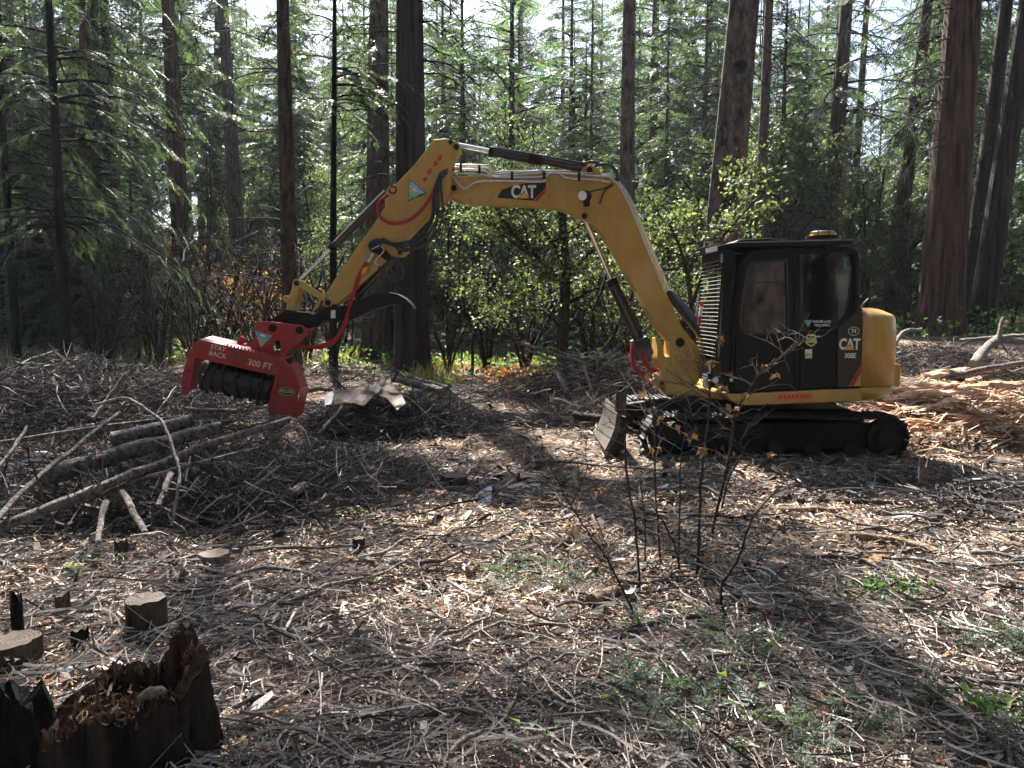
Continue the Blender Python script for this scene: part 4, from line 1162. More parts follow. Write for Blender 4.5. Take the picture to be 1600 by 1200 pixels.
# ---- boom
BY0, BY1 = 9.80, 10.10
boomo = [(690, 292), (691, 282), (698, 276), (712, 275), (777, 273), (854, 271), (931, 275), (956, 281), (969, 291), (984, 316), (1006, 370), (1038, 449), (1066, 512), (1092, 543), (1072, 549), (1050, 540), (1027, 512), (1012, 486), (983, 434), (953, 383), (936, 358), (917, 345), (895, 333), (873, 325), (836, 321), (741, 317), (722, 315.5), (702, 307)]
boom = part("boom", poly_prism("boom", boomo, BY0, BY1, M['yellow'], .010))
pf = [(741, 317), (836, 321), (873, 325), (895, 333), (917, 345), (936, 358), (953, 383), (983, 434), (1012, 486), (1027, 512)]
part("bottom_flange", poly_prism("bottom_flange", pf + [(x + 2.5 if i > 3 else x, y - 4.0 if i < 4 else y - 3) for i, (x, y) in reversed(list(enumerate(pf)))], BY0 - .012, BY0 - .0005, M['yellow'], .002), boom)
part("weld_plate", poly_prism("weld_plate", [(857, 274), (861, 274), (862, 320.5), (858, 320.5)], BY0 - .010, BY0 - .001, M['yellow'], .002), boom)
part("nose_plate", poly_prism("nose_plate", [(692, 291), (694, 284), (702, 281), (716, 285), (717, 299), (701, 303)], BY0 - .025, BY0 - .002, M['yellow'], .006), boom)
pin(709.5, 294, BY0 - .025, 4.2, boom, ring=None)
pin(913, 337.5, BY0, 4.5, boom, ring='yellow')
pin(915, 319, BY0, 3.2, boom, ring='yellow')
bd = part("boom_decal", poly_prism("boom_decal", [(778, 309), (777.5, 307), (784, 296.5), (800, 291), (820, 286.5), (853, 285.2), (852.8, 293), (833, 313.5), (800, 311)], BY0 - .003, BY0 - .0012, M['decalblack'], 0), boom)
part("red_stripe", poly_prism("red_stripe", [(853, 293.5), (853, 299), (840, 314.2), (834, 314)], BY0 - .003, BY0 - .0012, M['decalred'], 0), boom)
cat_logo(818, 300.5, 18.5, BY0 - .0045, boom, .76)
lamp = part("boom_lamp", cyl_mesh("boom_lamp", P(918, 306, 9.72), P(911, 306, 9.64), .062, M['black'], 20))
part("lamp_lens", cyl_mesh("lamp_lens", P(911, 306, 9.64), P(911, 306, 9.64) + Vector((-.014, -.02, 0)), .056, M['lens'], 20), lamp)
part("lamp_bracket", poly_prism("lamp_bracket", [(911, 311), (921, 309), (922, 322), (913, 322)], 9.74, 9.79, M['steel'], .004), lamp)
hose("lamp_cable", [(922, 300, 9.76), (932, 297, 9.77), (945, 294, 9.77), (958, 287, 9.77)], 9.77, 1.2, 'rubber', boom)
hose("lamp_cable", [(958, 289, 9.77), (945, 298, 9.77), (937, 318, 9.77)], 9.77, 1.2, 'rubber', boom)
# lug for stick cylinder
lug = part("cylinder_lug", poly_prism("cylinder_lug", [(902, 275), (912, 261), (924, 257), (936, 264), (942, 276)], 9.86, 10.04, M['yellow'], .006), boom)
# steel pipes on top
pipes = [[(703, 258), (722, 258), (762, 259), (768, 264), (775, 272), (800, 270.5), (850, 268), (905, 272), (955, 276), (964, 283), (985, 316), (1006, 368), (1030, 425), (1046, 462)],
         [(705, 266), (725, 265), (757, 267), (770, 275), (800, 274), (852, 270), (930, 275), (958, 281), (982, 318), (1003, 370), (1027, 430), (1043, 466)],
         [(700, 271), (712, 270.5), (750, 272), (775, 277), (845, 276.5), (858, 271), (872, 271), (888, 279), (930, 281), (952, 285)],
         [(688, 284), (699, 271.5), (704, 272), (716, 288), (724, 294.5), (729, 294), (747, 284), (790, 283), (845, 284), (852, 281)],
         [(704, 262), (722, 261), (762, 263), (770, 269), (800, 268), (870, 267.5), (940, 272), (962, 279), (987, 314), (1009, 366), (1034, 424), (1049, 459)]]
for k, pl in enumerate(pipes):
    Yk = [9.93, 9.80, 9.785, 9.765, 10.0][k]
    hose("hydraulic_pipe", pl, Yk, 1.7, 'pipe', boom, n=4, sides=8)
for (x, y) in ((720, 263), (749, 265), (800, 275), (850, 274), (905, 276)):
    part("pipe_clamp", poly_prism("pipe_clamp", [(x - 2, y - 7), (x + 2, y - 7), (x + 2, y + 6), (x - 2, y + 6)], 9.765, 9.80, M['steel'], .002), boom)
hose("black_hose", [(925, 262, 9.9), (940, 256, 9.88), (956, 260, 9.86), (965, 272, 9.85), (960, 283, 9.84)], 9.88, 2.2, 'rubber', boom)
hose("black_hose", [(905, 257, 9.9), (925, 253, 9.9), (950, 258, 9.9), (962, 268, 9.9), (966, 284, 9.9)], 9.9, 2.2, 'rubber', boom)
hose("black_hose", [(918, 266, 9.95), (935, 258, 9.95), (958, 264, 9.95), (968, 282, 9.95)], 9.95, 2.0, 'rubber', boom)
hose("thin_white_tube", [(778, 246, 9.8), (830, 262, 9.8), (880, 270, 9.8), (925, 270, 9.8)], 9.8, .8, 'pipe', boom)
# black sleeve of hoses at boom foot
for k in range(4):
    hose("foot_hose", [(1043 + k * 2, 455 + k, 9.82 + .06 * k), (1058 + k * 3, 478, 9.83 + .06 * k), (1080 + k * 3, 505, 9.84 + .06 * k), (1100 + k, 535, 9.86 + .06 * k), (1106, 560, 9.88 + .05 * k)], 9.9, 5.2, 'rubber', boom)

# ---- stick cylinder above the boom
sc = vcyl("stick_cylinder", (766, 237), (914, 263), 9.95, 7.2, 'cylblack', None)
vcyl("cylinder_rod", (716, 227), (768, 237.3), 9.95, 4.0, 'chrome', sc)
vcyl("cylinder_gland", (764, 236.5), (772, 238), 9.95, 8.2, 'steel', sc)
vcyl("clamp_collar", (826, 247), (848, 251), 9.95, 8.8, 'steel', sc)
pin(921, 266, 9.84, 4.6, sc, ring='yellow')
hose("feed_tube", [(770, 231, 9.84), (800, 236, 9.84), (850, 244, 9.84), (905, 254, 9.84), (918, 257, 9.84)], 9.84, 1.6, 'rubber', sc)

# ---- boom cylinder under the boom
bcyl = vcyl("boom_cylinder", (956, 440), (1000, 533), 9.95, 8.8, 'cylblack', None)
vcyl("cylinder_rod", (914, 340), (957, 442), 9.95, 4.0, 'chrome', bcyl)
vcyl("cylinder_gland", (954, 436), (958.5, 446), 9.95, 9.6, 'black', bcyl)
part("cylinder_guard", poly_prism("cylinder_guard", [(988, 534), (1012, 525), (1022, 551), (1016, 562), (996, 562), (991, 552)], 9.80, 10.1, M['cylblack'], .008), bcyl)
hose("feed_tube", [(962, 448, 9.86), (985, 490, 9.86), (1006, 530, 9.86)], 9.86, 1.5, 'rubber', bcyl)
hose("red_hose", [(990, 537, 9.82), (988, 552, 9.81), (991, 572, 9.80), (1002, 583, 9.80), (1020, 590, 9.80)], 9.8, 3.6, 'redhose', bcyl)
hose("red_hose", [(1006, 552, 9.80), (1008, 566, 9.78), (1016, 576, 9.77), (1029, 580, 9.77)], 9.8, 3.6, 'redhose', bcyl)
part("hose_coupling", cyl_mesh("hose_coupling", P(1029, 580, 9.77), P(1036, 582, 9.77), .028, M['pipe'], 10), bcyl)

# ---- stick (dipper arm)
SY0, SY1 = 9.66, 9.94
sticko = [(678, 217.6), (695, 215.6), (712, 219.5), (719, 226), (719.5, 234), (709, 250), (706, 262), (704, 300), (700, 309), (678, 327), (634, 374), (636, 392), (628, 400), (611, 401), (553, 455), (526, 476), (512, 474), (506, 463), (526, 432), (567, 373), (584, 350), (602, 322), (601, 309), (606, 292), (618, 288), (647, 258)]
stick = part("stick", poly_prism("stick", sticko, SY0, SY1, M['yellow'], .010))
ptop = [(678, 217.6), (647, 258), (618, 288)]
part("head_plate", poly_prism("head_plate", [(680, 219), (695, 217), (711, 221), (717.5, 227), (718, 234), (708, 249), (704, 248), (703, 238)], SY0 - .008, SY0 - .0008, M['yellow'], .002), stick)
pin(704, 222, SY0 - .008, 3.6, stick, ring=None); pin(713, 230, SY0 - .008, 4.2, stick, ring=None)
pin(614, 297, SY0, 4.0, stick, 'yellow', name="pin", ring='black')
pin(625, 395, SY0, 3.4, stick, ring='yellow'); pin(513, 473, SY0, 4.6, stick, ring='yellow')
for ch, x, y in (("6", 687.5, 246.5), ("9", 679.8, 257), ("8", 671, 268.5), ("4", 663.5, 280.5)):
    text(ch, x, y, 9.5, SY0 - .002, 'decalred', stick, rot=32, bold=.03, name="number")
tri = decal("forest_emblem", [(640, 279.5), (667, 302), (637, 315)], SY0 - .002, 'decalblack', stick)
decal("emblem_sky", [(641, 281.5), (664.5, 301.5), (655, 304), (639.5, 292)], SY0 - .0032, 'skyblue', stick, .001)
decal("emblem_hill", [(639.6, 292), (648, 296), (654.5, 304.5), (648, 309), (638.2, 312.6)], SY0 - .0032, 'decalgreen', stick, .001)
decal("emblem_peak", [(644, 296), (647, 293), (652, 299), (650, 300.5)], SY0 - .0042, 'white', stick, .0008)
decal("emblem_river", [(641, 303), (646, 306), (648, 309), (640, 311)], SY0 - .0042, 'teal', stick, .0008)
# hoses on the stick
hose("red_hose", [(607, 304, 9.60), (594, 314, 9.60), (590, 326, 9.60), (596, 341, 9.60), (613, 349, 9.60), (635, 346, 9.60), (655, 332, 9.60), (668, 316, 9.60), (678, 298, 9.60), (688, 275, 9.62), (697, 266, 9.66), (708, 264, 9.75)], 9.6, 2.6, 'redhose', stick)
for k in range(6):
    w_ = random.Random(k); j = lambda a_=2.5: w_.uniform(-a_, a_)
    o_ = k * 2.6
    hose("black_hose", [(706, 261 + k, 9.78), (691 + j(), 268 + o_ * .6, 9.64 - .012 * k), (681 + o_ * .5 + j(), 284 + j(), 9.60), (678 + o_ * .8 + j(), 310, 9.58), (674 + o_ * 1.2 + j(), 340 + j(4), 9.58 + .02 * (k % 3)), (656 + o_ * 1.3, 366 + o_ * 1.0 + j(4), 9.58), (634 + j(), 378 + o_ * .9 + j(), 9.57 - .02 * (k % 2)), (610 + j(), 378 + j(4), 9.58), (590 + k * 2 + j(), 375 + j(3), 9.57), (577 + k * 3, 380 + k * 2, 9.60)], 9.6, 1.55 + .25 * (k % 2), 'rubber', stick)
hose("black_hose", [(617, 404, 9.6), (626, 414, 9.57), (630, 428, 9.57), (624, 437, 9.57), (612, 437, 9.57), (604, 428, 9.58), (596, 420, 9.60), (592, 416, 9.60)], 9.6, 2.2, 'rubber', stick)
vb_ = part("valve_block", poly_prism("valve_block", [(574, 383), (582, 377), (602, 390), (612, 402), (604, 408), (590, 397), (578, 392)], SY0 - .06, SY0 - .002, M['black'], .006), stick)
hose("fitting_tube", [(580, 390, 9.59), (588, 386, 9.58), (594, 384, 9.58), (600, 391, 9.58), (594, 399, 9.58), (588, 405, 9.58), (587, 412, 9.58), (593, 415, 9.58)], 9.6, 1.1, 'pipe', stick, n=3)
vcyl("hose_coupling", (583, 396), (575, 410), 9.60, 2.8, 'pipe', stick)
hose("red_hose", [(574, 410, 9.6), (566, 422, 9.6), (559, 435, 9.6), (555, 452, 9.6), (550, 466, 9.60), (546, 478, 9.6)], 9.6, 3.3, 'redhose', stick)
part("yellow_tag", poly_prism("yellow_tag", [(566, 420), (575, 416), (573, 424), (564, 431)], 9.55, 9.555, M['decalyellow'], 0), stick)

# ---- bucket cylinder and linkage
bk = vcyl("bucket_cylinder", (606, 301), (519, 387), 9.80, 6.2, 'cylblack', None)
vcyl("cylinder_rod", (521, 385), (470, 437), 9.80, 2.8, 'chrome', bk)
vcyl("cylinder_gland", (522, 384), (516, 390), 9.80, 6.8, 'black', bk)
hose("feed_tube", [(600, 298, 9.73), (560, 338, 9.73), (522, 377, 9.73)], 9.73, 1.3, 'pipe', bk)
lk = part("link_bar", poly_prism("link_bar", [(466, 437), (472, 439), (509, 463), (506, 470), (500, 468), (463, 447)], 9.60, 9.66, M['yellow'], .006))
part("link_bar", poly_prism("link_bar", [(466, 437), (472, 439), (509, 463), (506, 470), (500, 468), (463, 447)], 9.95, 10.0, M['yellow'], .006))
rk = part("rocker_link", poly_prism("rocker_link", [(457, 440), (462, 435), (470, 438), (471, 446), (467, 452), (461, 486), (447, 486), (449, 474), (442, 470), (441, 464), (446, 461), (451, 464), (456, 450)], 9.70, 9.90, M['yellow'], .008))
pin(464, 442.5, 9.60, 4.2, lk, ring='yellow')
part("rocker_link", poly_prism("rocker_link", [(498, 467), (504, 464), (497, 481), (490, 487), (487, 487)], 9.66, 9.72, M['yellow'], .004))
cp = part("quick_coupler", poly_prism("quick_coupler", [(420, 500), (446, 484), (455, 487), (480, 488), (489, 492), (497, 487), (506, 493), (504, 503), (495, 511), (484, 513), (452, 506)], 9.60, 9.98, M['black'], .010))
pin(446.5, 490.5, 9.60, 3.6, cp); pin(490, 499, 9.60, 4.6, cp, ring='black')
th = part("thumb", poly_prism("thumb", [(492, 492), (501, 482), (516, 478), (530, 479), (546, 476), (566, 466), (585, 458.5), (604, 456), (620, 459), (634, 467), (643, 476), (647, 484), (640, 479), (630, 475), (614, 475), (598, 479), (583, 484), (570, 490), (550, 499), (527, 503), (506, 500)], 9.63, 9.95, M['black'], .010))
decal("white_tag", [(517, 485), (524, 484.5), (524, 497), (517, 497.5)], 9.627, 'white', th)
tc_ = vcyl("thumb_cylinder", (617, 401), (556, 465), 9.80, 6.2, 'cylblack', None)
vcyl("cylinder_rod", (560, 461), (546, 476), 9.80, 3.2, 'chrome', tc_)

# ---- red mulching head
HY0, HY1 = 9.32, 9.76
hd = part("mulching_head", poly_prism("mulching_head", [(299, 541), (311, 530), (443, 561), (438, 567), (430, 587.5), (368, 573.5), (305, 559)], HY0, HY0 + .025, M['red'], .004), None, label="red steel mulching head with a toothed drum")
ear = [(398, 514), (400, 506), (408, 501.6), (420, 502), (471, 508), (480, 514), (482, 520), (476, 527), (449, 551), (444, 560), (438, 559)]
for (a, b_) in ((9.50, 9.535), (10.02, 10.055)):
    part("ear_plate", poly_prism("ear_plate", ear + [(438, 533), (429, 532), (424, 555), (405, 551), (390, 545), (398, 530)], a, b_, M['red'], .006), hd)
part("ear_cross_plate", poly_prism("ear_cross_plate", [(398, 513), (404, 504), (470, 510), (474, 514), (474, 518), (404, 512)], 9.536, 10.02, M['red'], .004), hd)
pin(426, 512.5, 9.50, 4.6, hd, 'steel'); pin(468, 516, 9.50, 4.6, hd, 'steel')
pin(426, 512.5, 9.50, 6.0, hd, 'black', depth=.012); pin(468, 516, 9.50, 6.0, hd, 'black', depth=.012)
decal("forest_emblem", [(398, 517), (426, 524.5), (407.5, 544)], 9.4975, 'teal', hd)
decal("emblem_hill", [(402, 527), (420, 530), (407.5, 542)], 9.4962, 'decalgreen', hd, .001)
decal("emblem_peak", [(405, 523), (411, 521.5), (417, 527), (408, 526)], 9.4950, 'white', hd, .0008)
# housing: top, back, sides, lower lips
def P3(px, py, Y): return P(px, py, Y)
def slab(name, quad, th, mat, parent, nrm=None):
    """A plate through four 3-D corners with thickness."""
    q = [Vector(v) for v in quad]
    n = (q[1] - q[0]).cross(q[3] - q[0]).normalized() * th
    bm = bmesh.new()
    a = [bm.verts.new(v) for v in q]; b_ = [bm.verts.new(v + n) for v in q]
    bm.faces.new(a); bm.faces.new(b_[::-1])
    for k in range(len(q)): bm.faces.new((a[k], b_[k], b_[(k + 1) % len(q)], a[(k + 1) % len(q)]))
    bmesh.ops.recalc_face_normals(bm, faces=bm.faces)
    bmesh.ops.bevel(bm, geom=list(bm.edges), offset=min(.004, abs(th) * .3), segments=1, affect='EDGES')
    return part(name, bm_to(name, bm, mat), parent)
f1 = P(311, 530, HY0); f2 = P(443, 561, HY0)
up = Vector((.0, HY1 - HY0, .03))
slab("top_plate", [f1 + Vector((0, .002, -.002)), f2 + Vector((0, .002, -.002)), f2 + up, f1 + up], -.02, M['red'], hd)
ax = (f2 - f1).normalized(); dn = Vector((ax.z, 0, -ax.x))
if dn.z > 0: dn = -dn
def Lc(u, v, Y):      # head-local coordinates: u along the drum, v down
    p = f1 + ax * u + dn * v; return Vector((p.x, Y, p.z))
Lw = (f2 - f1).length
slab("back_plate", [Lc(.0, .03, HY1), Lc(Lw, .03, HY1), Lc(Lw, .62, HY1 + .03), Lc(0, .62, HY1 + .03)], .02, M['red'], hd)
ledge = poly_prism("side_plate", [(297.5, 543), (305.5, 559), (296, 613), (288, 619), (283.5, 611), (283.5, 591), (289, 570)], HY0 + .002, HY0 + .03, M['red'], .004)
part("side_plate", ledge, hd)
slab("side_wall", [P(297, 543, HY0 + .03), P(285, 611, HY0 + .03), P(285, 611, HY0 + .03) + Vector((0, .40, 0)), P(297, 543, HY0 + .03) + Vector((0, .40, 0))], .02, M['red'], hd)
fe = part("end_plate", poly_prism("end_plate", [(438, 562), (443.5, 561), (452, 570), (456, 575), (468, 609), (459, 651), (421, 645.5)], HY0 - .03, HY0 - .005, M['red'], .004), hd, label="red end plate with an oval badge")
slab("end_flange", [P(452, 569, HY0 - .03), P(468.5, 609, HY0 - .03), P(468.5, 609, HY0 - .03) + Vector((.0, .33, 0)), P(452, 569, HY0 - .03) + Vector((.0, .33, 0))], .018, M['red'], hd)
slab("end_flange", [P(469, 609, HY0 - .03), P(459.5, 651.5, HY0 - .03), P(459.5, 651.5, HY0 - .03) + Vector((.0, .33, 0)), P(469, 609, HY0 - .03) + Vector((.0, .33, 0))], .018, M['red'], hd)
part("end_post", poly_prism("end_post", [(436.5, 562), (441, 562), (424, 645.5), (417.5, 640), (430, 588)], HY0 - .045, HY0 - .031, M['red'], .003), hd)
part("lower_band", poly_prism("lower_band", [(426, 627), (462, 635), (459, 650), (421, 645)], HY0 - .036, HY0 - .031, M['red'], .001), hd)
bdg = decal("oval_badge", ell(447.5, 611.5, 12.6, 6.4, 28, .08), HY0 - .0325, 'decalgreen', hd)
decal("oval_badge_centre", ell(447.5, 611.5, 11.4, 5.4, 28, .08), HY0 - .0340, 'decalblack', hd, .001)
text("FECON", 447.5, 611.5, 4.6, HY0 - .0355, 'cream', hd, rot=5, xs=.95, bold=.02)
text("STAY", 341, 544, 7.2, HY0 - .002, 'cream', hd, rot=14, bold=.012)
text("BACK", 340, 554.5, 7.6, HY0 - .002, 'cream', hd, rot=14, bold=.012)
text("300 FT", 406, 570, 9.6, HY0 - .002, 'cream', hd, rot=13, bold=.012)
part("weld_seam", poly_prism("weld_seam", [(366, 545), (368, 545.5), (369, 573), (367, 572.5)], HY0 - .006, HY0 - .001, M['red'], .001), hd)
for k in range(16):
    x = 356 + k * 5.4; y = 541 + k * 1.28
    part("cap_bolt", cyl_mesh("cap_bolt", P(x, y, HY0 + .03) + Vector((0, 0, .0)), P(x, y, HY0 + .03) + Vector((0, 0, .028)), .012, M['red'], 6), hd)
for (x, y) in ((291, 575), (295, 579), (287, 597), (288, 606), (431, 620)):
    part("side_bolt", cyl_mesh("side_bolt", P(x, y, HY0 - .002), P(x, y, HY0 - .012), .011, M['steel'], 6), hd)
part("folded_bracket", poly_prism("folded_bracket", [(368, 541), (372, 529), (378, 525.5), (385, 530), (378, 540), (392, 535), (396, 526), (398, 545), (380, 545)], 9.62, 9.66, M['red'], .004), hd)
part("folded_bracket", poly_prism("folded_bracket", [(368, 541), (372, 529), (378, 525.5), (385, 530), (378, 540), (392, 535), (396, 526), (398, 545), (380, 545)], 9.86, 9.90, M['red'], .004), hd)
# drum
d0 = Lc(.06, .42, 9.56); d1 = Lc(Lw - .06, .42, 9.56)
part("drum", cyl_mesh("drum", d0, d1, .195, M['drum'], 36), hd)
q_ = (d1 - d0).normalized(); a1 = Vector((0, 1, 0)); a2 = q_.cross(a1)
nb_ = 7
for k in range(nb_):
    c = d0.lerp(d1, (k + .5) / nb_)
    pts = []
    for s_ in range(26):
        u = s_ / 25 * 2 * PI
        pts.append(list(c + (a1 * math.cos(u) + a2 * math.sin(u)) * .208 + q_ * (.05 * math.sin(u + k))))
    V, F = tubes(np.array([pts]), np.full((1, 26), .018), 5)
    part("drum_ring", mk_mesh("drum_ring", V, F, M['drum'], True), hd)
    for s_ in range(4):
        u = s_ / 4 * 2 * PI + k * .9
        r_ = (a1 * math.cos(u) + a2 * math.sin(u))
        p0 = c + r_ * .185; p1 = c + r_ * .25
        V, F = tubes(np.array([[list(p0), list(p0.lerp(p1, .6)), list(p1)]]), np.array([[.03, .03, .02]]), 4)
        part("drum_tooth", mk_mesh("drum_tooth", V, F, M['drum']), hd)
# push bar / lower lip at far side and red hoses
for k in range(3):
    hose("red_hose", [(455, 540 - k, 9.62), (475, 541 + k, 9.60 - .03 * k), (500, 543 - k * 1.5, 9.58), (520, 536 - k * 2, 9.58), (533, 520 - k * 2, 9.60), (541, 500 - k, 9.62), (545, 484, 9.64), (549, 470, 9.64)], 9.6, 2.7, 'redhose', hd)
# ================================================================== debris on the ground
def stick_obj(name, pts, rpx, mat, label, cat, group=None, lift=0.0, ends=None, wob=.006, sides=8, cutface=False, taper=.75, n=5, Y=None):
    """pts: photo pixels on the ground (or with explicit depth as a third value)."""
    pp = []
    for q in pts:
        p = P(q[0], q[1], q[2] - (.85 if q[0] < 460 and 5.5 < q[2] < 8.7 else 0)) if len(q) > 2 else G(q[0], q[1])
        pp.append(p)
    dist = (pp[0] - Vector((0, 0, CAM_Z))).length
    r = rpx / 2 * dist / FPX
    for i, q in enumerate(pts):
        if len(q) <= 2: pp[i].z = float(hgt(pp[i].x, pp[i].y)) + r * .7 + lift
    base = pp[0].copy(); base.z -= r
    loc = [p - base for p in pp]
    me = tube_mesh(name, loc, [r, r * (1 + taper) / 2, r * taper], M[mat], sides, n=n, wob=wob)
    if cutface:
        e = empty(name, base, label, cat, group)
        link("bark", me, e)
        for (a, b_, rr) in ((loc[0], loc[1], r), (loc[-1], loc[-2], r * taper)):
            d = (a - b_).normalized()
            link("cut_face", cyl_mesh("cut_face", a + d * .001, a + d * .006, rr * .93, M['cut'], 14), e)
        return e
    o = link(name, me, None, loc=base)
    return tag(o, label, cat, group)

def stump(px, py, rpx, hpx, label, mat='bark_fir', jag=0.07, tilt=(0, 0), Y=None):
    g = G(px, py)
    d = (g - Vector((0, 0, CAM_Z))).length
    r = rpx * d / FPX; h = hpx * d / FPX * 1.05
    e = empty("tree_stump", g, label, "stump")
    rg = np.random.default_rng(int(px * 7 + py))
    n, m = 28, 7
    th = np.linspace(0, 2 * PI, n, endpoint=False)
    rad = r * (1 + .06 * np.sin(3 * th + rg.uniform(0, 6)) + .04 * np.sin(7 * th + rg.uniform(0, 6)) + .02 * rg.normal(0, 1, n))
    V = []
    for k in range(m):
        t = k / (m - 1); z = -.08 + (h + .08) * t
        fl = 1 + .28 * max(0, 1 - t * 2.2) ** 2
        top = (tilt[0] * np.cos(th) + tilt[1] * np.sin(th)) * r * t + (jag * h * rg.random(n) if k == m - 1 else 0)
        V.append(np.stack([rad * fl * np.cos(th), rad * fl * np.sin(th), np.full(n, z) + top], -1))
    V = np.concatenate(V)
    F = [[k * n + a, k * n + (a + 1) % n, (k + 1) * n + (a + 1) % n, (k + 1) * n + a] for k in range(m - 1) for a in range(n)]
    link("bark", mk_mesh("bark", V, np.array(F), M[mat], True), e)
    tv = V[-n:].copy(); c = tv.mean(0); tv = c + (tv - c) * .97 + np.array([0, 0, -.002])
    cv = np.concatenate([tv, c[None] + np.array([[0, 0, -.01 - jag * h * .4]])])
    cf = np.array([[a, (a + 1) % n, n] for a in range(n)])
    link("cut_face", mk_mesh("cut_face", cv, cf, M['cut']), e)
    return e

M['twigs_dark'] = mat_litter('slash_twigs', [(.022, .018, .016), (.07, .057, .050), (.19, .16, .145), (.50, .45, .41)], [0, .5, .85, 1])
def pile(name, cx, cy, ax_, ay_, hh, n, label, seed, rr=(.0022, .011), L=(.3, 1.4), mat='twigs_dark', K=6, flat=.35):
    rg = np.random.default_rng(seed)
    u = rg.normal(0, .42, (n, 2))
    x = cx + u[:, 0] * ax_; y = cy + u[:, 1] * ay_
    prof = np.exp(-(u ** 2).sum(1) * 1.6)
    z = hgt(x, y) + hh * prof * rg.random(n)
    az = rg.uniform(0, 2 * PI, n); el = rg.normal(0, flat, n)
    d = np.stack([np.cos(az) * np.cos(el), np.sin(az) * np.cos(el), np.sin(el)], -1)
    ln = rg.uniform(*L, n) * rg.random(n) ** .3
    s = np.linspace(-.5, .5, K)
    bendv = rg.normal(0, .22, (n, 3)); bendv[:, 2] += .05
    pts = np.stack([x, y, z], -1)[:, None] + d[:, None] * (ln[:, None] * s)[..., None] + bendv[:, None] * (ln[:, None] * (s ** 2 - .1))[..., None]
    pts += rg.normal(0, .012, pts.shape)
    gz = hgt(pts[..., 0], pts[..., 1]); pts[..., 2] = np.maximum(pts[..., 2], gz + .01)
    r = rg.uniform(*rr, n)[:, None] * np.linspace(1, .4, K)[None]
    V, F = tubes(pts, r, 3, cap=False)
    o = link(name, mk_mesh(name, V, F, M[mat])); tag(o, label, None, None, "stuff"); return o

pile("brush_pile", -3.3, 7.3, 2.6, 1.3, .33, 4800, "tangle of dead branches under the stacked logs at the left", 1)
pile("brush_pile", -1.95, 7.15, 1.3, .8, .34, 2600, "low heap of fine dark twigs right of the stacked logs", 2, rr=(.002, .006), L=(.3, 1.0))
pile("brush_pile", -3.0, 6.2, 2.0, .7, .24, 1800, "fringe of broken twigs in front of the stacked logs", 12)
pile("brush_pile", -6.4, 11.0, 3.6, 2.6, 1.0, 6000, "wide dark bank of slash along the left behind the logs", 3)
pile("brush_pile", -1.75, 10.9, 1.35, .8, .55, 2200, "dome of branches under the tan sheet left of centre", 4)
pile("brush_pile", 1.7, 15.0, 2.6, 1.6, .85, 3000, "heap of grey branches behind the boom foot", 5)
pile("brush_pile", 8.3, 15.0, 2.2, 1.5, .55, 1300, "slash heap at the foot of the red-brown cedar", 6)
pile("brush_pile", 10.0, 13.5, 2.6, 1.8, .60, 1400, "slash heap at the right edge beyond the orange splinters", 7)
pile("brush_pile", 1.1, 11.6, 1.2, .8, .35, 800, "twigs heaped against the dozer blade", 8)
pile("brush_pile", 4.8, 6.9, 2.6, .9, .18, 1300, "bark strips and twigs strewn in front of the track", 9, rr=(.003, .011), L=(.3, 1.1), flat=.12)
pile("brush_pile", -5.0, 17.5, 4.5, 2.2, .5, 1100, "low brush at the edge of the wood on the left", 10)

twigs_dummy = 0
M['needles'] = mat_litter('dry_needles', [(.12, .085, .06), (.30, .225, .165), (.48, .39, .31), (.64, .56, .48)], [0, .4, .8, 1])
# fine litter over the whole clearing -------------------------------------------------
def logY(rg, n, a, b): return a * (b / a) ** rg.random(n)
def clearing_xy(rg, n, a=2.0, b=17., dens=None):
    y = logY(rg, n, a, b); x = (rg.random(n) * 2 - 1) * (.70 * y + .35)
    if dens is not None:
        k = rg.random(n) < dens(x, y); x, y = x[k], y[k]
    return x, y
SHARD = (np.array([(-.5, -.5, 0), (-.1, -.62, .25), (.5, -.35, .05), (.5, .4, 0), (.05, .6, .22), (-.5, .45, .06)], float) * np.array([1, .16, .10]), np.array([(0, 1, 4, 5), (1, 2, 3, 4)]))
def shards(name, n, size, mat, label, seed, a=2.0, b=17., dens=None, tilt=.28, wide=1.0, lift=.012):
    rg = np.random.default_rng(seed)
    x, y = clearing_xy(rg, n, a, b, dens); n = len(x)
    z = hgt(x, y) + lift * rg.random(n) * 1.5 + .003
    az = rg.uniform(0, 2 * PI, n)
    d = np.stack([np.cos(az), np.sin(az), rg.normal(0, tilt, n)], -1)
    tv = SHARD[0] * np.array([1, wide, wide])
    V, F = scatter(tv, SHARD[1], np.stack([x, y, z], -1), frames(d, roll=.35), size * np.exp(rg.normal(0, .45, n)) * (.55 + .45 * np.minimum(y, 9) / 6))
    o = link(name, mk_mesh(name, V, F, M[mat])); tag(o, label, None, None, "stuff"); return o
shards("wood_chip_litter", 62000, .042, 'chips', "brown and grey wood chips and bark flakes covering the clearing", 11)
shards("broken_wood_litter", 420, .12, 'chips', "large broken pieces of wood and bark scattered on the clearing", 14, wide=1.1, lift=.03, tilt=.35)
shards("bark_piece_litter", 5000, .075, 'twigs_dark', "dark bark pieces and rotten wood crumbs in the litter", 15, wide=1.5, lift=.03, tilt=.5)
shards("wood_sliver_litter", 11000, .085, 'chips', "long pale wood slivers strewn over the clearing", 12, wide=.45, lift=.02)
orange_zone = lambda x, y: np.clip(.08 + .9 * np.exp(-((x - .8) ** 2 / 3 + (y - 5.6) ** 2 / 5)) + 1.0 * sstep(4.4, 5.4, x) * sstep(9.0, 10.2, y) + .4 * sstep(1.5, 3, x) * sstep(6, 4, y), 0, 1)
shards("fresh_chip_litter", 26000, .05, 'chips_o', "fresh orange wood chips around the cut area", 13, dens=orange_zone, b=15.)
rg = np.random.default_rng(21)
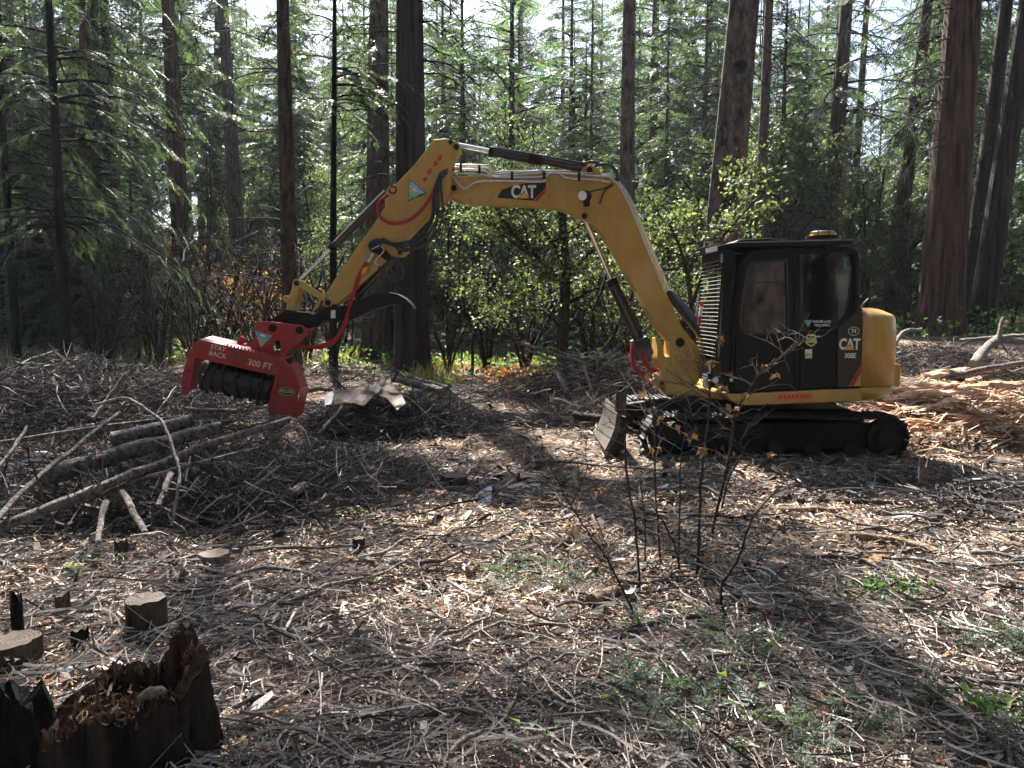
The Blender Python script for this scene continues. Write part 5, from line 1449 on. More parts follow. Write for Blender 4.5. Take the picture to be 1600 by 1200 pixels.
x, y = clearing_xy(rg, 6000, 2.0, 18.); n = len(x)
V, F = scatter(*LEAF_T, np.stack([x, y, hgt(x, y) + .012 + .02 * rg.random(n)], -1), frames(np.stack([rg.normal(0, 1, n), rg.normal(0, 1, n), rg.normal(0, .25, n)], -1), roll=.5), .050 * rg.uniform(.5, 1.3, n) * (.7 + .3 * np.minimum(y, 9) / 6))
tag(link("fallen_leaves", mk_mesh("fallen_leaves", V, F, M['leaflitter'])), "dry brown and rust fallen leaves scattered on the clearing floor", None, None, "stuff")

def twigs(name, n, rr, L, label, seed, a=2.0, b=16., K=7, dens=None, mat='twigs', curv=.35, z0=.02, lift=.05, sides=3):
    rg = np.random.default_rng(seed)
    x, y = clearing_xy(rg, n, a, b, dens); n = len(x)
    az = rg.normal(.15, 1.0, n); kap = rg.normal(0, curv, n)
    kap2 = rg.normal(0, curv * 2.0, n)
    ln = rg.uniform(*L, n)
    s = np.linspace(-.5, .5, K)
    A = az[:, None] + kap[:, None] * s * 3 + kap2[:, None] * np.sin(s * 7 + rg.uniform(0, 6, n)[:, None]) * .5
    step = ln[:, None] / (K - 1)
    X = x[:, None] + np.cumsum(np.cos(A) * step, 1); Yv = y[:, None] + np.cumsum(np.sin(A) * step, 1)
    X -= (X.mean(1) - x)[:, None]; Yv -= (Yv.mean(1) - y)[:, None]
    zz_ = hgt(X, Yv).mean(1)[:, None] * .5 + hgt(X, Yv) * .5 + z0 * rg.random(n)[:, None] + (rg.normal(0, lift, n) * ln)[:, None] * s + lift * .6 * ln[:, None] * rg.normal(0, 1, n)[:, None] * (s[None] ** 2 * 4 - .3)
    zz_ = np.maximum(zz_, hgt(X, Yv) + .004)
    pts = np.stack([X, Yv, zz_], -1)
    r = np.exp(rg.uniform(math.log(rr[0]), math.log(rr[1]), n))[:, None] * np.linspace(1, .45, K)[None] * (.6 + .4 * np.minimum(y, 8) / 5)[:, None]
    V, F = tubes(pts, r, sides, cap=False)
    o = link(name, mk_mesh(name, V, F, M[mat])); tag(o, label, None, None, "stuff"); return o
twigs("twig_litter", 9000, (.0015, .006), (.10, .50), "thin grey twigs scattered over the whole clearing", 31)
twig_zone = lambda x, y: np.clip(.12 + sstep(5.6, 4.4, y) * (.12 + .88 * sstep(.35, .6, vnoise(x, y, .8, 7))), 0, 1)
twigs("twig_carpet", 11500, (.0014, .0085), (.15, .90), "dense mat of curved pale twigs across the foreground", 32, a=2.1, b=6.0, dens=twig_zone, curv=.5, z0=.06, lift=.10, K=9)
twigs("needle_litter", 24000, (.0007, .0016), (.03, .12), "dry conifer needles and fine brown sprigs matted on the clearing floor", 36, a=2.0, b=11, curv=.3, z0=.02, lift=.12, K=3, mat='needles')
twigs("twig_sprigs", 5000, (.001, .0022), (.06, .22), "tiny broken sprigs among the foreground twigs", 33, a=2.0, b=7, curv=.4, z0=.03, lift=.2, K=5)

# countable loose branches on the ground
rg = np.random.default_rng(77)
Gn = "loose branches lying on the chips"
for k in range(150):
    y = 2.4 * (13 / 2.4) ** rg.random(); x = (rg.random() * 2 - 1) * (.66 * y)
    if 0.9 < x < 5.2 and y > 8.0: continue
    L = rg.uniform(.35, 1.3) * (.6 + y / 12); az = rg.normal(.1, .8); K = 7
    pts = []; a = az; px_, py_ = 0., 0.
    for q in range(K):
        pts.append(Vector((px_, py_, 0))); a += rg.normal(0, .22); px_ += math.cos(a) * L / K; py_ += math.sin(a) * L / K
    r = rg.uniform(.006, .016) * (.7 + y / 14)
    b0 = ground(x, y)
    for p in pts: p.z = float(hgt(x + p.x, y + p.y)) - b0.z + r + .02 + abs(rg.normal(0, .02))
    e = empty("loose_branch", b0, "thin dead branch lying loose on the chip-covered ground", "branch", Gn)
    link("stem", tube_mesh("stem", pts, [r, r * .5], M['bark_pale' if rg.random() < .4 else 'bark_log'], 6, n=2, wob=.003), e)
    tp, tr = [], []
    for q in range(rg.integers(1, 5)):
        p = pts[rg.integers(1, K)]; aa = a + rg.choice([-1, 1]) * rg.uniform(.5, 1.1); l = L * rg.uniform(.12, .35)
        s = np.linspace(0, 1, 5)[:, None]
        tp.append(np.array(list(p)) + np.array([math.cos(aa), math.sin(aa), rg.uniform(-.1, .35)]) * l * s + rg.normal(0, .008, (5, 3)) * s); tr.append(r * .45 * (1 - .6 * s[:, 0]))
    link("side_twigs", mk_mesh("side_twigs", *tubes(np.array(tp), np.array(tr), 4, cap=False), M['bark_log']), e)

# ---- the stacked logs at the left
LOGS = [
 ([(176, 690, 7.75), (300, 657, 8.1)], 25, 'bark_log', "short thick grey log, uppermost of the left log stack", True),
 ([(73, 744, 7.0), (200, 706, 7.4), (344, 668, 7.9)], 25, 'bark_log', "long thick grey-brown log below the short uppermost log", True),
 ([(-10, 826, 6.0), (150, 765, 6.5), (300, 705, 7.1), (450, 656, 7.8)], 15, 'bark_log', "long pale pole along the front of the left log stack", False),
 ([(-12, 818, 5.9), (60, 745, 6.5), (187, 644, 7.8)], 9, 'bark_log', "dark pole crossing over the log stack toward the upper right", False),
 ([(100, 790, 6.5), (260, 738, 6.8), (405, 700, 7.2)], 8, 'bark_log', "thin crooked pole below the long pale pole", False),
 ([(-8, 738, 6.6), (18, 705, 6.8), (42, 666, 7.1)], 6, 'bark_pale', "pale forked stick at the far left edge of the log stack", False),
 ([(146, 655, 8.0), (170, 622, 8.2), (194, 587, 8.3)], 7, 'bark_pale', "pale stick poking up behind the stacked logs", False),
 ([(150, 632, 7.0), (200, 624, 6.9), (250, 658, 6.7), (270, 700, 6.5), (280, 752, 6.3), (268, 820, 6.1)], 5, 'bark_pale', "long arching pale branch curling down over the stacked logs", False),
 ([(124, 617, 9.6), (134, 580, 9.7), (137, 552, 9.8)], 4, 'bark_pale', "thin upright stick above the dark slash on the left", False),
 ([(-10, 694, 8.2), (150, 668, 8.2), (294, 650, 8.5)], 6, 'bark_log', "thin dark pole behind the two thick logs", False),
 ([(190, 768, 6.6), (226, 832, 5.9)], 10, 'bark_log', "short log end propping the stack, beside the white stub", False),
 ([(164, 785, 6.3), (152, 846, 5.7)], 9, 'bark_pale', "pale stub standing out from under the log stack", False),
 ([(268, 740, 6.6), (248, 790, 6.3)], 9, 'bark_log', "dark short stick under the middle of the log stack", False),
 ([(510, 742, 7.25), (478, 722, 7.6)], 24, 'bark_log', "sawn log end facing the camera right of the twig heap", True),
 ([(492, 758, 7.05), (450, 770, 7.0)], 17, 'bark_log', "smaller log lying in front of the sawn log end", True),
 ([(528, 731, 7.5), (575, 722, 7.7)], 6, 'bark_log', "thin round stick beside the sawn log end", True),
 ([(290, 640, 8.6), (370, 642, 8.4)], 7, 'bark_log', "stick lying just under the red head's drum", False),
 ([(640, 640, 10.6), (608, 612, 10.9), (596, 594, 11.3)], 15, 'bark_pale', "grey log slanting down over the tan-sheet pile", True),
 ([(692, 612, 10.7), (650, 600, 11.0), (615, 592, 11.4)], 14, 'bark_log', "dark log lying behind the slanting grey log", True),
 ([(700, 606, 11.2), (640, 588, 11.8)], 8, 'bark_log', "bark strip on top of the tan-sheet pile", False),
 ([(497, 678, 9.2), (515, 658, 9.5), (535, 636, 9.9)], 5, 'bark_pale', "bleached stick leaning on the left flank of the tan-sheet pile", False),
 ([(480, 612, 10.3), (500, 608, 10.4), (520, 610, 10.4)], 6, 'bark_pale', "pale curved root by the badge of the red head", False),
 ([(870, 583, 14.3), (886, 612, 13.9)], 10, 'bark_pale', "bleached short limb hanging in the heap behind the boom", False),
 ([(912, 572, 14.0), (927, 618, 13.5)], 5, 'bark_pale', "thin bleached stick in the heap behind the boom", False),
 ([(815, 536, 15.8), (870, 555, 15.2), (960, 580, 14.5)], 7, 'bark_log', "long fallen pole resting on the heap behind the boom", False),
 ([(820, 545, 15.6), (880, 570, 15.0)], 5, 'bark_log', "shorter pole under the long fallen pole", False),
 ([(900, 650, 10.9), (960, 655, 10.5)], 14, 'bark_dark', "short dark log left of the dozer blade", False),
 ([(330, 505, 26), (420, 512, 27)], 14, 'bark_pale', "pale fallen log on the slope behind the red head", False),
 ([(300, 515, 24), (385, 500, 26)], 9, 'bark_pale', "thin pale fallen log crossing the slope behind the red head", False),
 ([(1520, 570, 12.6), (1545, 540, 13.2), (1562, 527, 13.4)], 14, 'bark_pale', "pale limb propped on the slash at the right", False),
 ([(1556, 545, 13.2), (1566, 500, 13.4), (1572, 500, 13.4)], 5, 'bark_pale', "short curved stick standing above the right slash", False),
 ([(1500, 532, 15.0), (1560, 527, 14.5), (1615, 522, 14.0)], 6, 'bark_pale', "long pale stick along the top of the right slash", False),
 ([(1480, 590, 11.8), (1550, 575, 12.0), (1610, 565, 12.2)], 9, 'bark_log', "grey log along the right edge above the orange splinters", False),
 ([(1392, 552, 14.5), (1410, 520, 15.0), (1440, 515, 15.0)], 7, 'bark_pale', "bleached root end beside the counterweight", False),
 ([(1241, 787), (1330, 789), (1400, 791)], 10, 'bark_fir', "dark straight log lying first in front of the track", False),
 ([(1225, 800), (1312, 801)], 10, 'wood_tan', "tan log below the dark straight log", False),
 ([(1380, 752), (1430, 770), (1490, 791)], 13, 'bark_fir', "dark slanting log in front of the track's rear end", False),
 ([(1450, 816), (1517, 782)], 11, 'bark_fir', "log slanting up right, left of the grey end-lit pole", False),
 ([(1495, 821), (1535, 782)], 7, 'bark_fir', "thin log beside the one slanting up right", False),
 ([(1555, 796), (1612, 740)], 10, 'bark_log', "grey pole running off the right edge", True),
 ([(1305, 841), (1400, 852), (1487, 873)], 13, 'wood_tan', "long brown log with a broken orange end at the right", True),
 ([(1235, 855), (1385, 862)], 7, 'wood_tan', "straight tan pole left of the long brown log", False),
 ([(1355, 728), (1440, 742), (1532, 761)], 6, 'bark_pale', "thin pole close in front of the track", False),
 ([(1285, 902), (1340, 898), (1410, 901)], 6, 'bark_pale', "smooth white stick above the green holly clump", False),
 ([(1425, 927), (1520, 924)], 10, 'bark_log', "dull grey log right of the green holly clump", False),
 ([(1485, 741), (1610, 746)], 6, 'wood_tan', "pale plank-like splinter at the right edge by the track ruts", False),
 ([(924, 949), (977, 927)], 22, 'wood_tan', "stubby squared chunk of wood beside the bare saplings", True),
 ([(672, 830), (702, 850), (733, 858), (770, 849), (800, 834)], 8, 'bark_log', "smooth grey branch bent like a bow in the middle ground", False),
 ([(783, 858), (805, 877), (827, 889)], 7, 'bark_pale', "pale sliver pointing down right in the middle ground", False),
 ([(581, 920), (650, 912), (729, 900)], 5, 'bark_log', "thin straight branch left of the green moss patch", False),
 ([(950, 1032), (970, 1002), (1006, 987), (1060, 976), (1095, 977), (1128, 996)], 15, 'bark_char', "dark gnarled limb arching over the foreground", False),
 ([(0, 1190), (84, 1114), (152, 1071), (236, 1050), (304, 1053)], 11, 'bark_log', "smooth branch arching across the rotten stump", False),
 ([(550, 1042), (592, 1041)], 9, 'bark_log', "short dark stub stick in the twig mat", False),
 ([(686, 1154), (743, 1157)], 10, 'bark_fir', "short dark stick at the bottom of the twig mat", False),
 ([(230, 1160), (255, 1100), (262, 1060)], 9, 'bark_fir', "thin stick leaning on the rotten stump's face", False),
 ([(580, 856), (635, 822)], 7, 'bark_fir', "dark stick beside the small mossy stub", False),
 ([(1000, 1176), (1090, 1110), (1130, 1060)], 5, 'bark_twig', "thin dark branch among the green seedlings", False),
 ([(330, 930), (370, 912), (430, 903), (480, 866)], 6, 'bark_log', "long thin branch below the low sawn stump", False),
 ([(385, 942), (400, 915), (432, 897)], 7, 'bark_pale', "pale bent stick near the yellow chip", False),
 ([(1385, 870), (1480, 890), (1600, 930)], 5, 'wood_tan', "thin tan pole running down toward the right edge", False),
]
for (pts, rp_, mt, lab, cutf) in LOGS:
    stick_obj("log" if rp_ >= 10 else "branch", pts, rp_, mt, lab, "log" if rp_ >= 10 else "branch", cutface=cutf, wob=.004 if rp_ < 10 else .006, sides=12 if rp_ > 12 else 8)

# splintered slabs
def slab_wood(pts, wpx, mat, label, lift=.02, th=.4, seed=0, Yoff=0):
    pp = [G(a, b_) for a, b_ in pts]
    d = (pp[0] - Vector((0, 0, CAM_Z))).length
    w = wpx / 2 * d / FPX
    base = pp[0].copy()
    q = spline([p - base for p in pp], 5)
    rg = np.random.default_rng(seed + int(pts[0][0]))
    V = []; K = len(q)
    for k, p in enumerate(q):
        t = (q[min(k + 1, K - 1)] - q[max(k - 1, 0)]).normalized()
        sd = t.cross(Vector((0, 0, 1))).normalized()
        e = .35 + .65 * math.sin(PI * min(1, max(0, (k + .6) / K))) ** .6
        gz = float(hgt(base.x + p.x, base.y + p.y)) - base.z
        h = w * th * 2
        for (a, b_) in ((-1, 0), (-.85, .7), (-.3, 1), (.35, .9), (.9, .6), (1, 0)):
            v = p + sd * (w * a * e * (1 + rg.normal(0, .12))); V.append((v.x, v.y, gz + lift + h * b_ * (1 + rg.normal(0, .25)) * e))
    m = 6
    F = [[k * m + a, k * m + (a + 1) % m, (k + 1) * m + (a + 1) % m, (k + 1) * m + a] for k in range(K - 1) for a in range(m)]
    caps = np.array([[a for a in range(m)][::-1], [(K - 1) * m + a for a in range(m)]])
    o = link("wood_splinter", mk_mesh("wood_splinter", np.array(V), [np.array(F), caps], M[mat]), None, loc=base)
    return tag(o, label, "splinter")
slab_wood([(378, 1150), (450, 1122), (520, 1098)], 20, 'wood_orange', "large orange splintered slab in the foreground left of centre")
slab_wood([(1272, 1070), (1278, 1105), (1287, 1142)], 18, 'wood_orange', "reddish bark-edged slab pointing at the camera, bottom right")
slab_wood([(1320, 996), (1360, 990), (1404, 993)], 15, 'wood_tan', "brown wedge of wood below the holly clump")
slab_wood([(1252, 873), (1285, 876), (1316, 886)], 13, 'wood_orange', "curved brown bark slab left of the bright splinters")
slab_wood([(1350, 896), (1375, 880), (1398, 872)], 16, 'wood_orange', "bright fan of splinters, nearer one above the white stick")
slab_wood([(1330, 893), (1350, 885), (1368, 873)], 9, 'wood_orange', "bright fan of splinters, farther left one above the white stick")
slab_wood([(1310, 890), (1312, 876)], 10, 'wood_orange', "upright orange chip left of the bright splinters")
slab_wood([(900, 880), (925, 877), (955, 874)], 10, 'wood_orange', "bright orange slab behind the squared chunk of wood")
slab_wood([(1134, 1040), (1134, 1005)], 14, 'wood_tan', "flat upright bark flake among the seedlings")
slab_wood([(520, 955), (570, 935)], 9, 'wood_tan', "pale splinter lying in the sunlit mat")
slab_wood([(378, 915), (394, 919)], 12, 'wood_orange', "yellow blocky chip below the low sawn stump")
slab_wood([(660, 770), (700, 778)], 12, 'wood_orange', "orange slab left of the small crumpled sheet")
slab_wood([(600, 822), (655, 826)], 9, 'wood_tan', "pinkish slab below the twig heap shadow")
slab_wood([(830, 790), (875, 792)], 9, 'wood_tan', "brown slab right of the small crumpled sheet")
slab_wood([(1175, 875), (1240, 870)], 8, 'wood_tan', "long chip right of the bare saplings")
M['chips_mix'] = mat_litter('mixed_split_fibres', [(.08, .045, .028), (.30, .16, .09), (.52, .31, .19), (.68, .47, .32), (.74, .62, .50)], [0, .3, .6, .88, 1])
M['wood_fresh'] = mat_bark('torn_pink_wood', (.40, .22, .13), (.72, .50, .35), 12, vstretch=.5, bstr=.6)
# fresh split wood pile right of the machine
for k, (a, b_, w, lab) in enumerate([([(1365, 632), (1440, 618), (1500, 610)], 0, 13, "long orange split slab nearest the track"), ([(1380, 640), (1450, 632), (1520, 628)], 0, 14, "orange slab under the longest split slab"),
        ([(1440, 605), (1500, 600), (1560, 596)], 0, 14, "orange slab at the back of the split wood"), ([(1400, 655), (1470, 645), (1510, 630)], 0, 12, "splintered slab at the front left of the split wood"),
        ([(1500, 620), (1560, 618), (1610, 612)], 0, 12, "orange slab running to the right edge"), ([(1530, 648), (1570, 650), (1612, 656)], 0, 8, "thin yellow slab at the rim of the rut"),
        ([(1490, 640), (1515, 606)], 0, 10, "short slab standing across the split wood"), ([(1460, 622), (1530, 605)], 0, 9, "thin slab crossing the middle of the split wood"), ([(1520, 600), (1600, 590)], 0, 10, "tan slab below the grey log at the right")]):
    slab_wood(a, w * 1.35, 'wood_fresh' if k != 8 else 'wood_tan', lab, lift=.10 + .03 * (k % 3))
rg = np.random.default_rng(55)
n = 5200
x = rg.normal(6.4, 1.1, n); y = rg.normal(11.2, .8, n); k_ = (x > 4.75); x, y = x[k_], y[k_]; n = len(x)
az = rg.normal(.1, .6, n)
V, F = scatter(SHARD[0] * np.array([1, .38, .8]), SHARD[1], np.stack([x, y, hgt(x, y) + .16 * rg.random(n) ** 2], -1), frames(np.stack([np.cos(az), np.sin(az), rg.normal(0, .3, n)], -1), roll=.6), .05 + .36 * rg.random(n) ** 2.2)
tag(link("splinter_heap", mk_mesh("splinter_heap", V, F, M['chips_mix'])), "heap of fresh orange splinters right of the excavator", None, None, "stuff")

# ---- stumps
stump(228, 985, 26, 42, "round sawn stump standing behind the rotten stump", 'bark_fir')
stump(99, 962, 9, 28, "slim knee-high sawn stub near the left edge", 'bark_fir', tilt=(.3, .2))
stump(126, 1010, 10, 22, "short dark stub left of the round sawn stump", 'bark_char', jag=.2)
stump(18, 1040, 33, 32, "low wide stump cut by the left picture edge", 'bark_fir')
stump(336, 882, 21, 16, "low flat sawn stump in the left middle ground", 'bark_log')
stump(710, 757, 20, 14, "low stump with a red-brown top in the centre", 'bark_red')
stump(561, 862, 9, 20, "tiny stub with a green moss cap", 'bark_dark')
stump(735, 905, 8, 14, "tiny pale broken stub near the green moss patch", 'wood_tan', jag=.5)
stump(438, 840, 6, 14, "tiny dark stub amid orange leaves", 'bark_dark', jag=.4)
stump(30, 1010, 7, 46, "narrow pointed snag on top of the left-edge stump", 'bark_char', jag=.6)
stump(259, 918, 4, 10, "thumb-sized stub behind the round sawn stump", 'bark_dark')
stump(190, 872, 8, 22, "dark stub below the log stack", 'bark_dark', jag=.2)
stump(1440, 778, 6, 30, "frayed splintered stub standing in front of the track", 'bark_log', jag=.9)
stump(1270, 952, 12, 16, "small pale sawn end poking up at the right", 'wood_tan')
stump(1495, 612, 9, 22, "dark stub among the orange split wood", 'bark_dark', jag=.3)

# ---- the big rotten stump bottom left
gs = G(200, 1196)
es = empty("rotten_stump", gs, "big hollow rotten stump with jagged walls and orange inner wood, bottom left", "stump")
rg = np.random.default_rng(4)
n, m = 96, 18
th_ = np.linspace(0, 2 * PI, n, endpoint=False)
def jag(th):
    h = .30 + .02 * np.sin(2 * th + .4) + .010 * np.sin(7 * th + 1) + .006 * np.sin(13 * th) + .005 * rg.normal(0, 1, len(th))
    d = lambda c, w: np.exp(-(((th - c + PI) % (2 * PI) - PI) / w) ** 2)
    h = h + .12 * d(.05, .38) + .15 * d(.8, .32) + .02 * d(2.0, .5) - .20 * d(3.3, .7) + .02 * d(5.4, .3) - .07 * d(4.3, .35) - .03 * d(5.0, .15)
    return np.maximum(h, .05)
Ht = jag(th_)
def wall(rs, inner):
    V = []
    for k in range(m):
        t = k / (m - 1)
        r = rs * (1 + .25 * (1 - t) ** 2.2) * (1 + .06 * np.sin(4 * th_ + 1 + t) + .05 * np.sin(9 * th_ + 2 * t) + .045 * np.abs(np.sin(11 * th_ + .6 * np.sin(4 * t))) + .02 * np.sin(31 * th_ + 2 * t) + .014 * rg.normal(0, 1, n))
        z = -.1 + (Ht + .1) * t - (.015 if inner else 0) * t
        V.append(np.stack([r * np.cos(th_) * 1.18, r * np.sin(th_) * .8, z], -1))
    return np.concatenate(V)
Rr = .235
Vo = wall(np.full(n, Rr), False); Vi = wall(np.full(n, Rr * .80), True)
Fo = np.array([[k * n + a, k * n + (a + 1) % n, (k + 1) * n + (a + 1) % n, (k + 1) * n + a] for k in range(m - 1) for a in range(n)])
link("outer_wall", mk_mesh("outer_wall", Vo, Fo, M['bark_dark'], True), es)
link("inner_wall", mk_mesh("inner_wall", Vi, Fo[:, ::-1], M['bark_red'], True), es)
rim = np.concatenate([Vo[-n:], Vi[-n:]]); rim[:, 2] += rg.normal(0, .006, 2 * n)
Fr = np.array([[a, (a + 1) % n, n + (a + 1) % n, n + a] for a in range(n)])
link("broken_rim", mk_mesh("broken_rim", rim, Fr, M['wood_tan'] if False else M['bark_red']), es)
M['rotten'] = mat_litter('rotten_wood', [(.03, .018, .012), (.10, .06, .035), (.22, .13, .07), (.38, .25, .15)], [0, .4, .8, 1])
# splinters standing along the rim
tq = rg.uniform(0, 2 * PI, 420); hq = np.interp(tq, th_, Ht); rq = Rr * rg.uniform(.80, 1.0, 420)
pq = np.stack([rq * np.cos(tq) * 1.18, rq * np.sin(tq) * .8, hq - .02], -1)
dq = np.stack([rg.normal(0, .25, 420), rg.normal(0, .25, 420), np.ones(420)], -1)
V, F = scatter(SHARD[0] * np.array([1, 1.3, 1]), SHARD[1], pq, frames(dq, roll=1.), rg.uniform(.02, .085, 420))
so_ = link("rim_splinters", mk_mesh("rim_splinters", V, F, M['rotten']), es); so_["kind"] = "stuff"
# rotten fibre floor and pale knob
fl = []
for k in range(700):
    a = rg.uniform(0, 2 * PI); r = Rr * .72 * math.sqrt(rg.random())
    fl.append((r * math.cos(a) * 1.15, r * math.sin(a) * .8, (.16 + .09 * rg.random())))
fl = np.array(fl); dd_ = rg.normal(0, 1, fl.shape)
V, F = scatter(SHARD[0], SHARD[1], fl, frames(dd_, roll=1.), rg.uniform(.02, .07, len(fl)))
link("rotten_fibres", mk_mesh("rotten_fibres", V, F, M['rotten']), es)
kn = tube_mesh("bleached_knob", [Vector((.10, -.10, .30)), Vector((.15, -.11, .335)), Vector((.20, -.10, .34))], [.016, .022, .014], M['bark_pale'], 10, wob=.003)
link("bleached_knob", kn, es)
# charred chunk at the far bottom left corner
gs2 = G(35, 1195)
e2 = empty("charred_stump", gs2, "black charred stump piece in the bottom left corner", "stump")
V, F = trunk_arr(.28, .13, (0, 0), 30, 24, .25, 9, top=.5, flare=.3)
V[:, 2] += (.03 * np.sin(np.arctan2(V[:, 1], V[:, 0]) * 3) + .012 * np.sin(np.arctan2(V[:, 1], V[:, 0]) * 11)) * (V[:, 2] > .2)
link("charred_wall", mk_mesh("charred_wall", V, F, M['bark_char'], True), e2)
cap = V[-30:]; c_ = cap.mean(0)
link("broken_top", mk_mesh("broken_top", np.concatenate([cap, c_[None] - np.array([[0, 0, .06]])]), np.array([[a, (a + 1) % 30, 30] for a in range(30)]), M['bark_char']), e2)

# ---- crumpled sheets
def sheet(name, label, c, ex, ey, mat, seed, hh=.12, nx=34, ny=22, cat="sheet"):
    """ex, ey: edge vectors; crumpled by folds, draped over the pile."""
    rg = np.random.default_rng(seed)
    u, v = np.meshgrid(np.linspace(-.5, .5, nx), np.linspace(-.5, .5, ny), indexing='ij')
    irr = 1 + .14 * np.sin(4 * v + seed) + .04 * np.sin(11 * v)
    p = u[..., None] * np.array(ex) * irr[..., None] + v[..., None] * np.array(ey) * (1 + .22 * np.sin(4 * u + seed))[..., None]
    f = np.zeros_like(u)
    for k in range(5):
        a = rg.uniform(0, PI); fr = rg.uniform(.8, 2.6)
        f += np.abs(((u * math.cos(a) + v * math.sin(a)) * fr + rg.uniform(0, 1)) % 1 - .5) * rg.uniform(.3, 1)
    p[..., 2] += hh * (f - f.mean()) - hh * 1.6 * (np.abs(u) ** 3 * 4 + np.abs(v) ** 3 * 4)
    V = p.reshape(-1, 3)
    i, j = np.meshgrid(np.arange(nx - 1), np.arange(ny - 1), indexing='ij')
    F = np.stack([i * ny + j, (i + 1) * ny + j, (i + 1) * ny + j + 1, i * ny + j + 1], -1).reshape(-1, 4)
    b0 = Vector(c)
    o = link(name, mk_mesh(name, V, F, M[mat], False), None, loc=b0)
    so = o.modifiers.new("thickness", 'SOLIDIFY'); so.thickness = .006
    return tag(o, label, cat)
def sheet_outline(label, pts, Y, mat, seed, back=.012, fold=.05, ybase=None):
    ybase = ybase or max(p[1] for p in pts)
    w = [P(a_, b_, Y + (ybase - b_) * back) for a_, b_ in pts]
    c = sum(w, Vector()) / len(w); c.z = min(v.z for v in w)
    bm = bmesh.new()
    vs = [bm.verts.new(v - c) for v in w]
    bm.faces.new(vs)
    for _ in range(3):
        bmesh.ops.triangulate(bm, faces=bm.faces[:])
        bmesh.ops.subdivide_edges(bm, edges=bm.edges[:], cuts=1)
    bmesh.ops.triangulate(bm, faces=bm.faces[:])
    rg = np.random.default_rng(seed)
    W = [(rg.uniform(0, PI), rg.uniform(3, 9), rg.uniform(0, 6), rg.uniform(.4, 1)) for _ in range(5)]
    for v in bm.verts:
        f = sum(am * (abs(((v.co.x * math.cos(an) + v.co.z * 2 * math.sin(an)) * fr + ph) % 2 - 1) - .5) for an, fr, ph, am in W)
        v.co.y += fold * f; v.co.z += fold * .25 * f
    bmesh.ops.solidify(bm, geom=bm.faces[:], thickness=.006)
    o = link("crumpled_sheet", bm_to("crumpled_sheet", bm, M[mat]), None, loc=c)
    return tag(o, label, "sheet")
sheet_outline("large crumpled tan sheet draped over the left of the branch dome", [(516, 633), (517, 616), (524, 611), (561, 605), (590, 601), (598, 606), (587, 617), (568, 635), (555, 627), (535, 631)], 10.0, 'sheet', 3)
sheet_outline("folded tan sheet flap hanging at the right end of the large sheet", [(589, 618), (599, 605), (610, 598), (623, 611), (634, 630), (621, 641), (610, 628), (603, 622)], 9.95, 'sheet', 5)
sheet_outline("bright white corner of sheet at the left end of the large tan sheet", [(507, 634), (509, 617), (519, 611), (522, 616), (518, 632)], 9.94, 'sheetwhite', 8, fold=.02)
gy = G(735, 792).y
sheet_outline("small crumpled grey-tan sheet in the middle of the clearing", [(694, 774), (707, 768), (727, 771), (740, 778), (750, 768), (769, 757), (767, 787), (750, 794), (733, 787), (720, 777), (707, 785), (703, 794)], gy, 'sheetwhite', 11, back=.02, fold=.03)
gy = G(1033, 781).y
sheet_outline("small bluish white scrap behind the bare saplings", [(1007, 775), (1028, 761), (1052, 752), (1059, 770), (1046, 773), (1028, 783), (1019, 780)], gy, 'sheetwhite', 13, back=.02, fold=.03)
g_ = G(660, 606)
sheet("crumpled_sheet", "thin white scrap behind the slanting grey log", P(668, 603, 11.3), (.45, .1, .02), (.0, .3, .05), 'sheetwhite', 17, hh=.06, nx=16, ny=12)
g_ = G(50, 710)
sheet("crumpled_sheet", "small pale scrap tucked beside the left log stack", P(56, 712, 7.5), (.2, .1, .02), (.0, .1, .12), 'sheetwhite', 19, hh=.05, nx=16, ny=12)

# ---- bare saplings with dead leaves in front of the machine
SAP = [
 ([(999, 922), (996, 845), (980, 740), (975, 680), (966, 629)], 6, "bare dark sapling, second upright stem from the left", [(960, 560)], []),
 ([(1034, 883), (1025, 785), (1023, 695), (1019, 640), (1005, 590)], 5, "bare upright sapling with leaves hanging before the dozer blade", [], [(1008, 610), (1018, 640), (1025, 700), (1012, 585)]),
 ([(1088, 904), (1094, 800), (1097, 734), (1106, 665), (1110, 600), (1117, 540)], 7, "tall thick bare sapling in front of the boom foot", [], [(1110, 565), (1121, 527), (1128, 604), (1077, 683)]),
 ([(1110, 835), (1127, 770), (1139, 719), (1149, 644), (1167, 617), (1187, 583), (1210, 567), (1233, 547), (1258, 528)], 7, "tall sapling whose pale branch reaches over the cab door", [], [(1162, 616), (1193, 572), (1213, 584), (1143, 636)]),
 ([(1125, 800), (1139, 748), (1161, 707), (1157, 690), (1173, 666)], 5, "pale forked sapling ending in two twigs before the track", [], [(1203, 708), (1130, 715)]),
 ([(1139, 964), (1127, 944), (1130, 911), (1155, 869), (1175, 812), (1211, 768)], 9, "crooked black sapling leaning to the right", [], []),
 ([(1007, 982), (980, 935), (950, 875), (926, 842), (887, 782), (862, 736)], 6, "black sapling leaning far to the left", [], [(892, 820), (1100, 700)]),
 ([(1064, 892), (1055, 854), (1035, 815), (1016, 785)], 6, "short dark sapling in the middle of the clump", [], [(938, 763)]),
 ([(960, 905), (948, 860), (930, 800), (922, 770)], 3, "finest sapling at the left side of the clump", [], []),
 ([(1060, 880), (1062, 800), (1063, 740), (1067, 690), (1083, 650)], 4, "thin pale sapling just left of the thick one", [], [(1052, 660), (1036, 655)]),
 ([(1170, 900), (1200, 850), (1228, 815), (1262, 770)], 3, "wispy sapling at the right side of the clump", [], []),
 ([(1010, 880), (1005, 790), (1000, 740)], 4, "thin sapling hidden among the left stems", [], []),
]
leafm = None
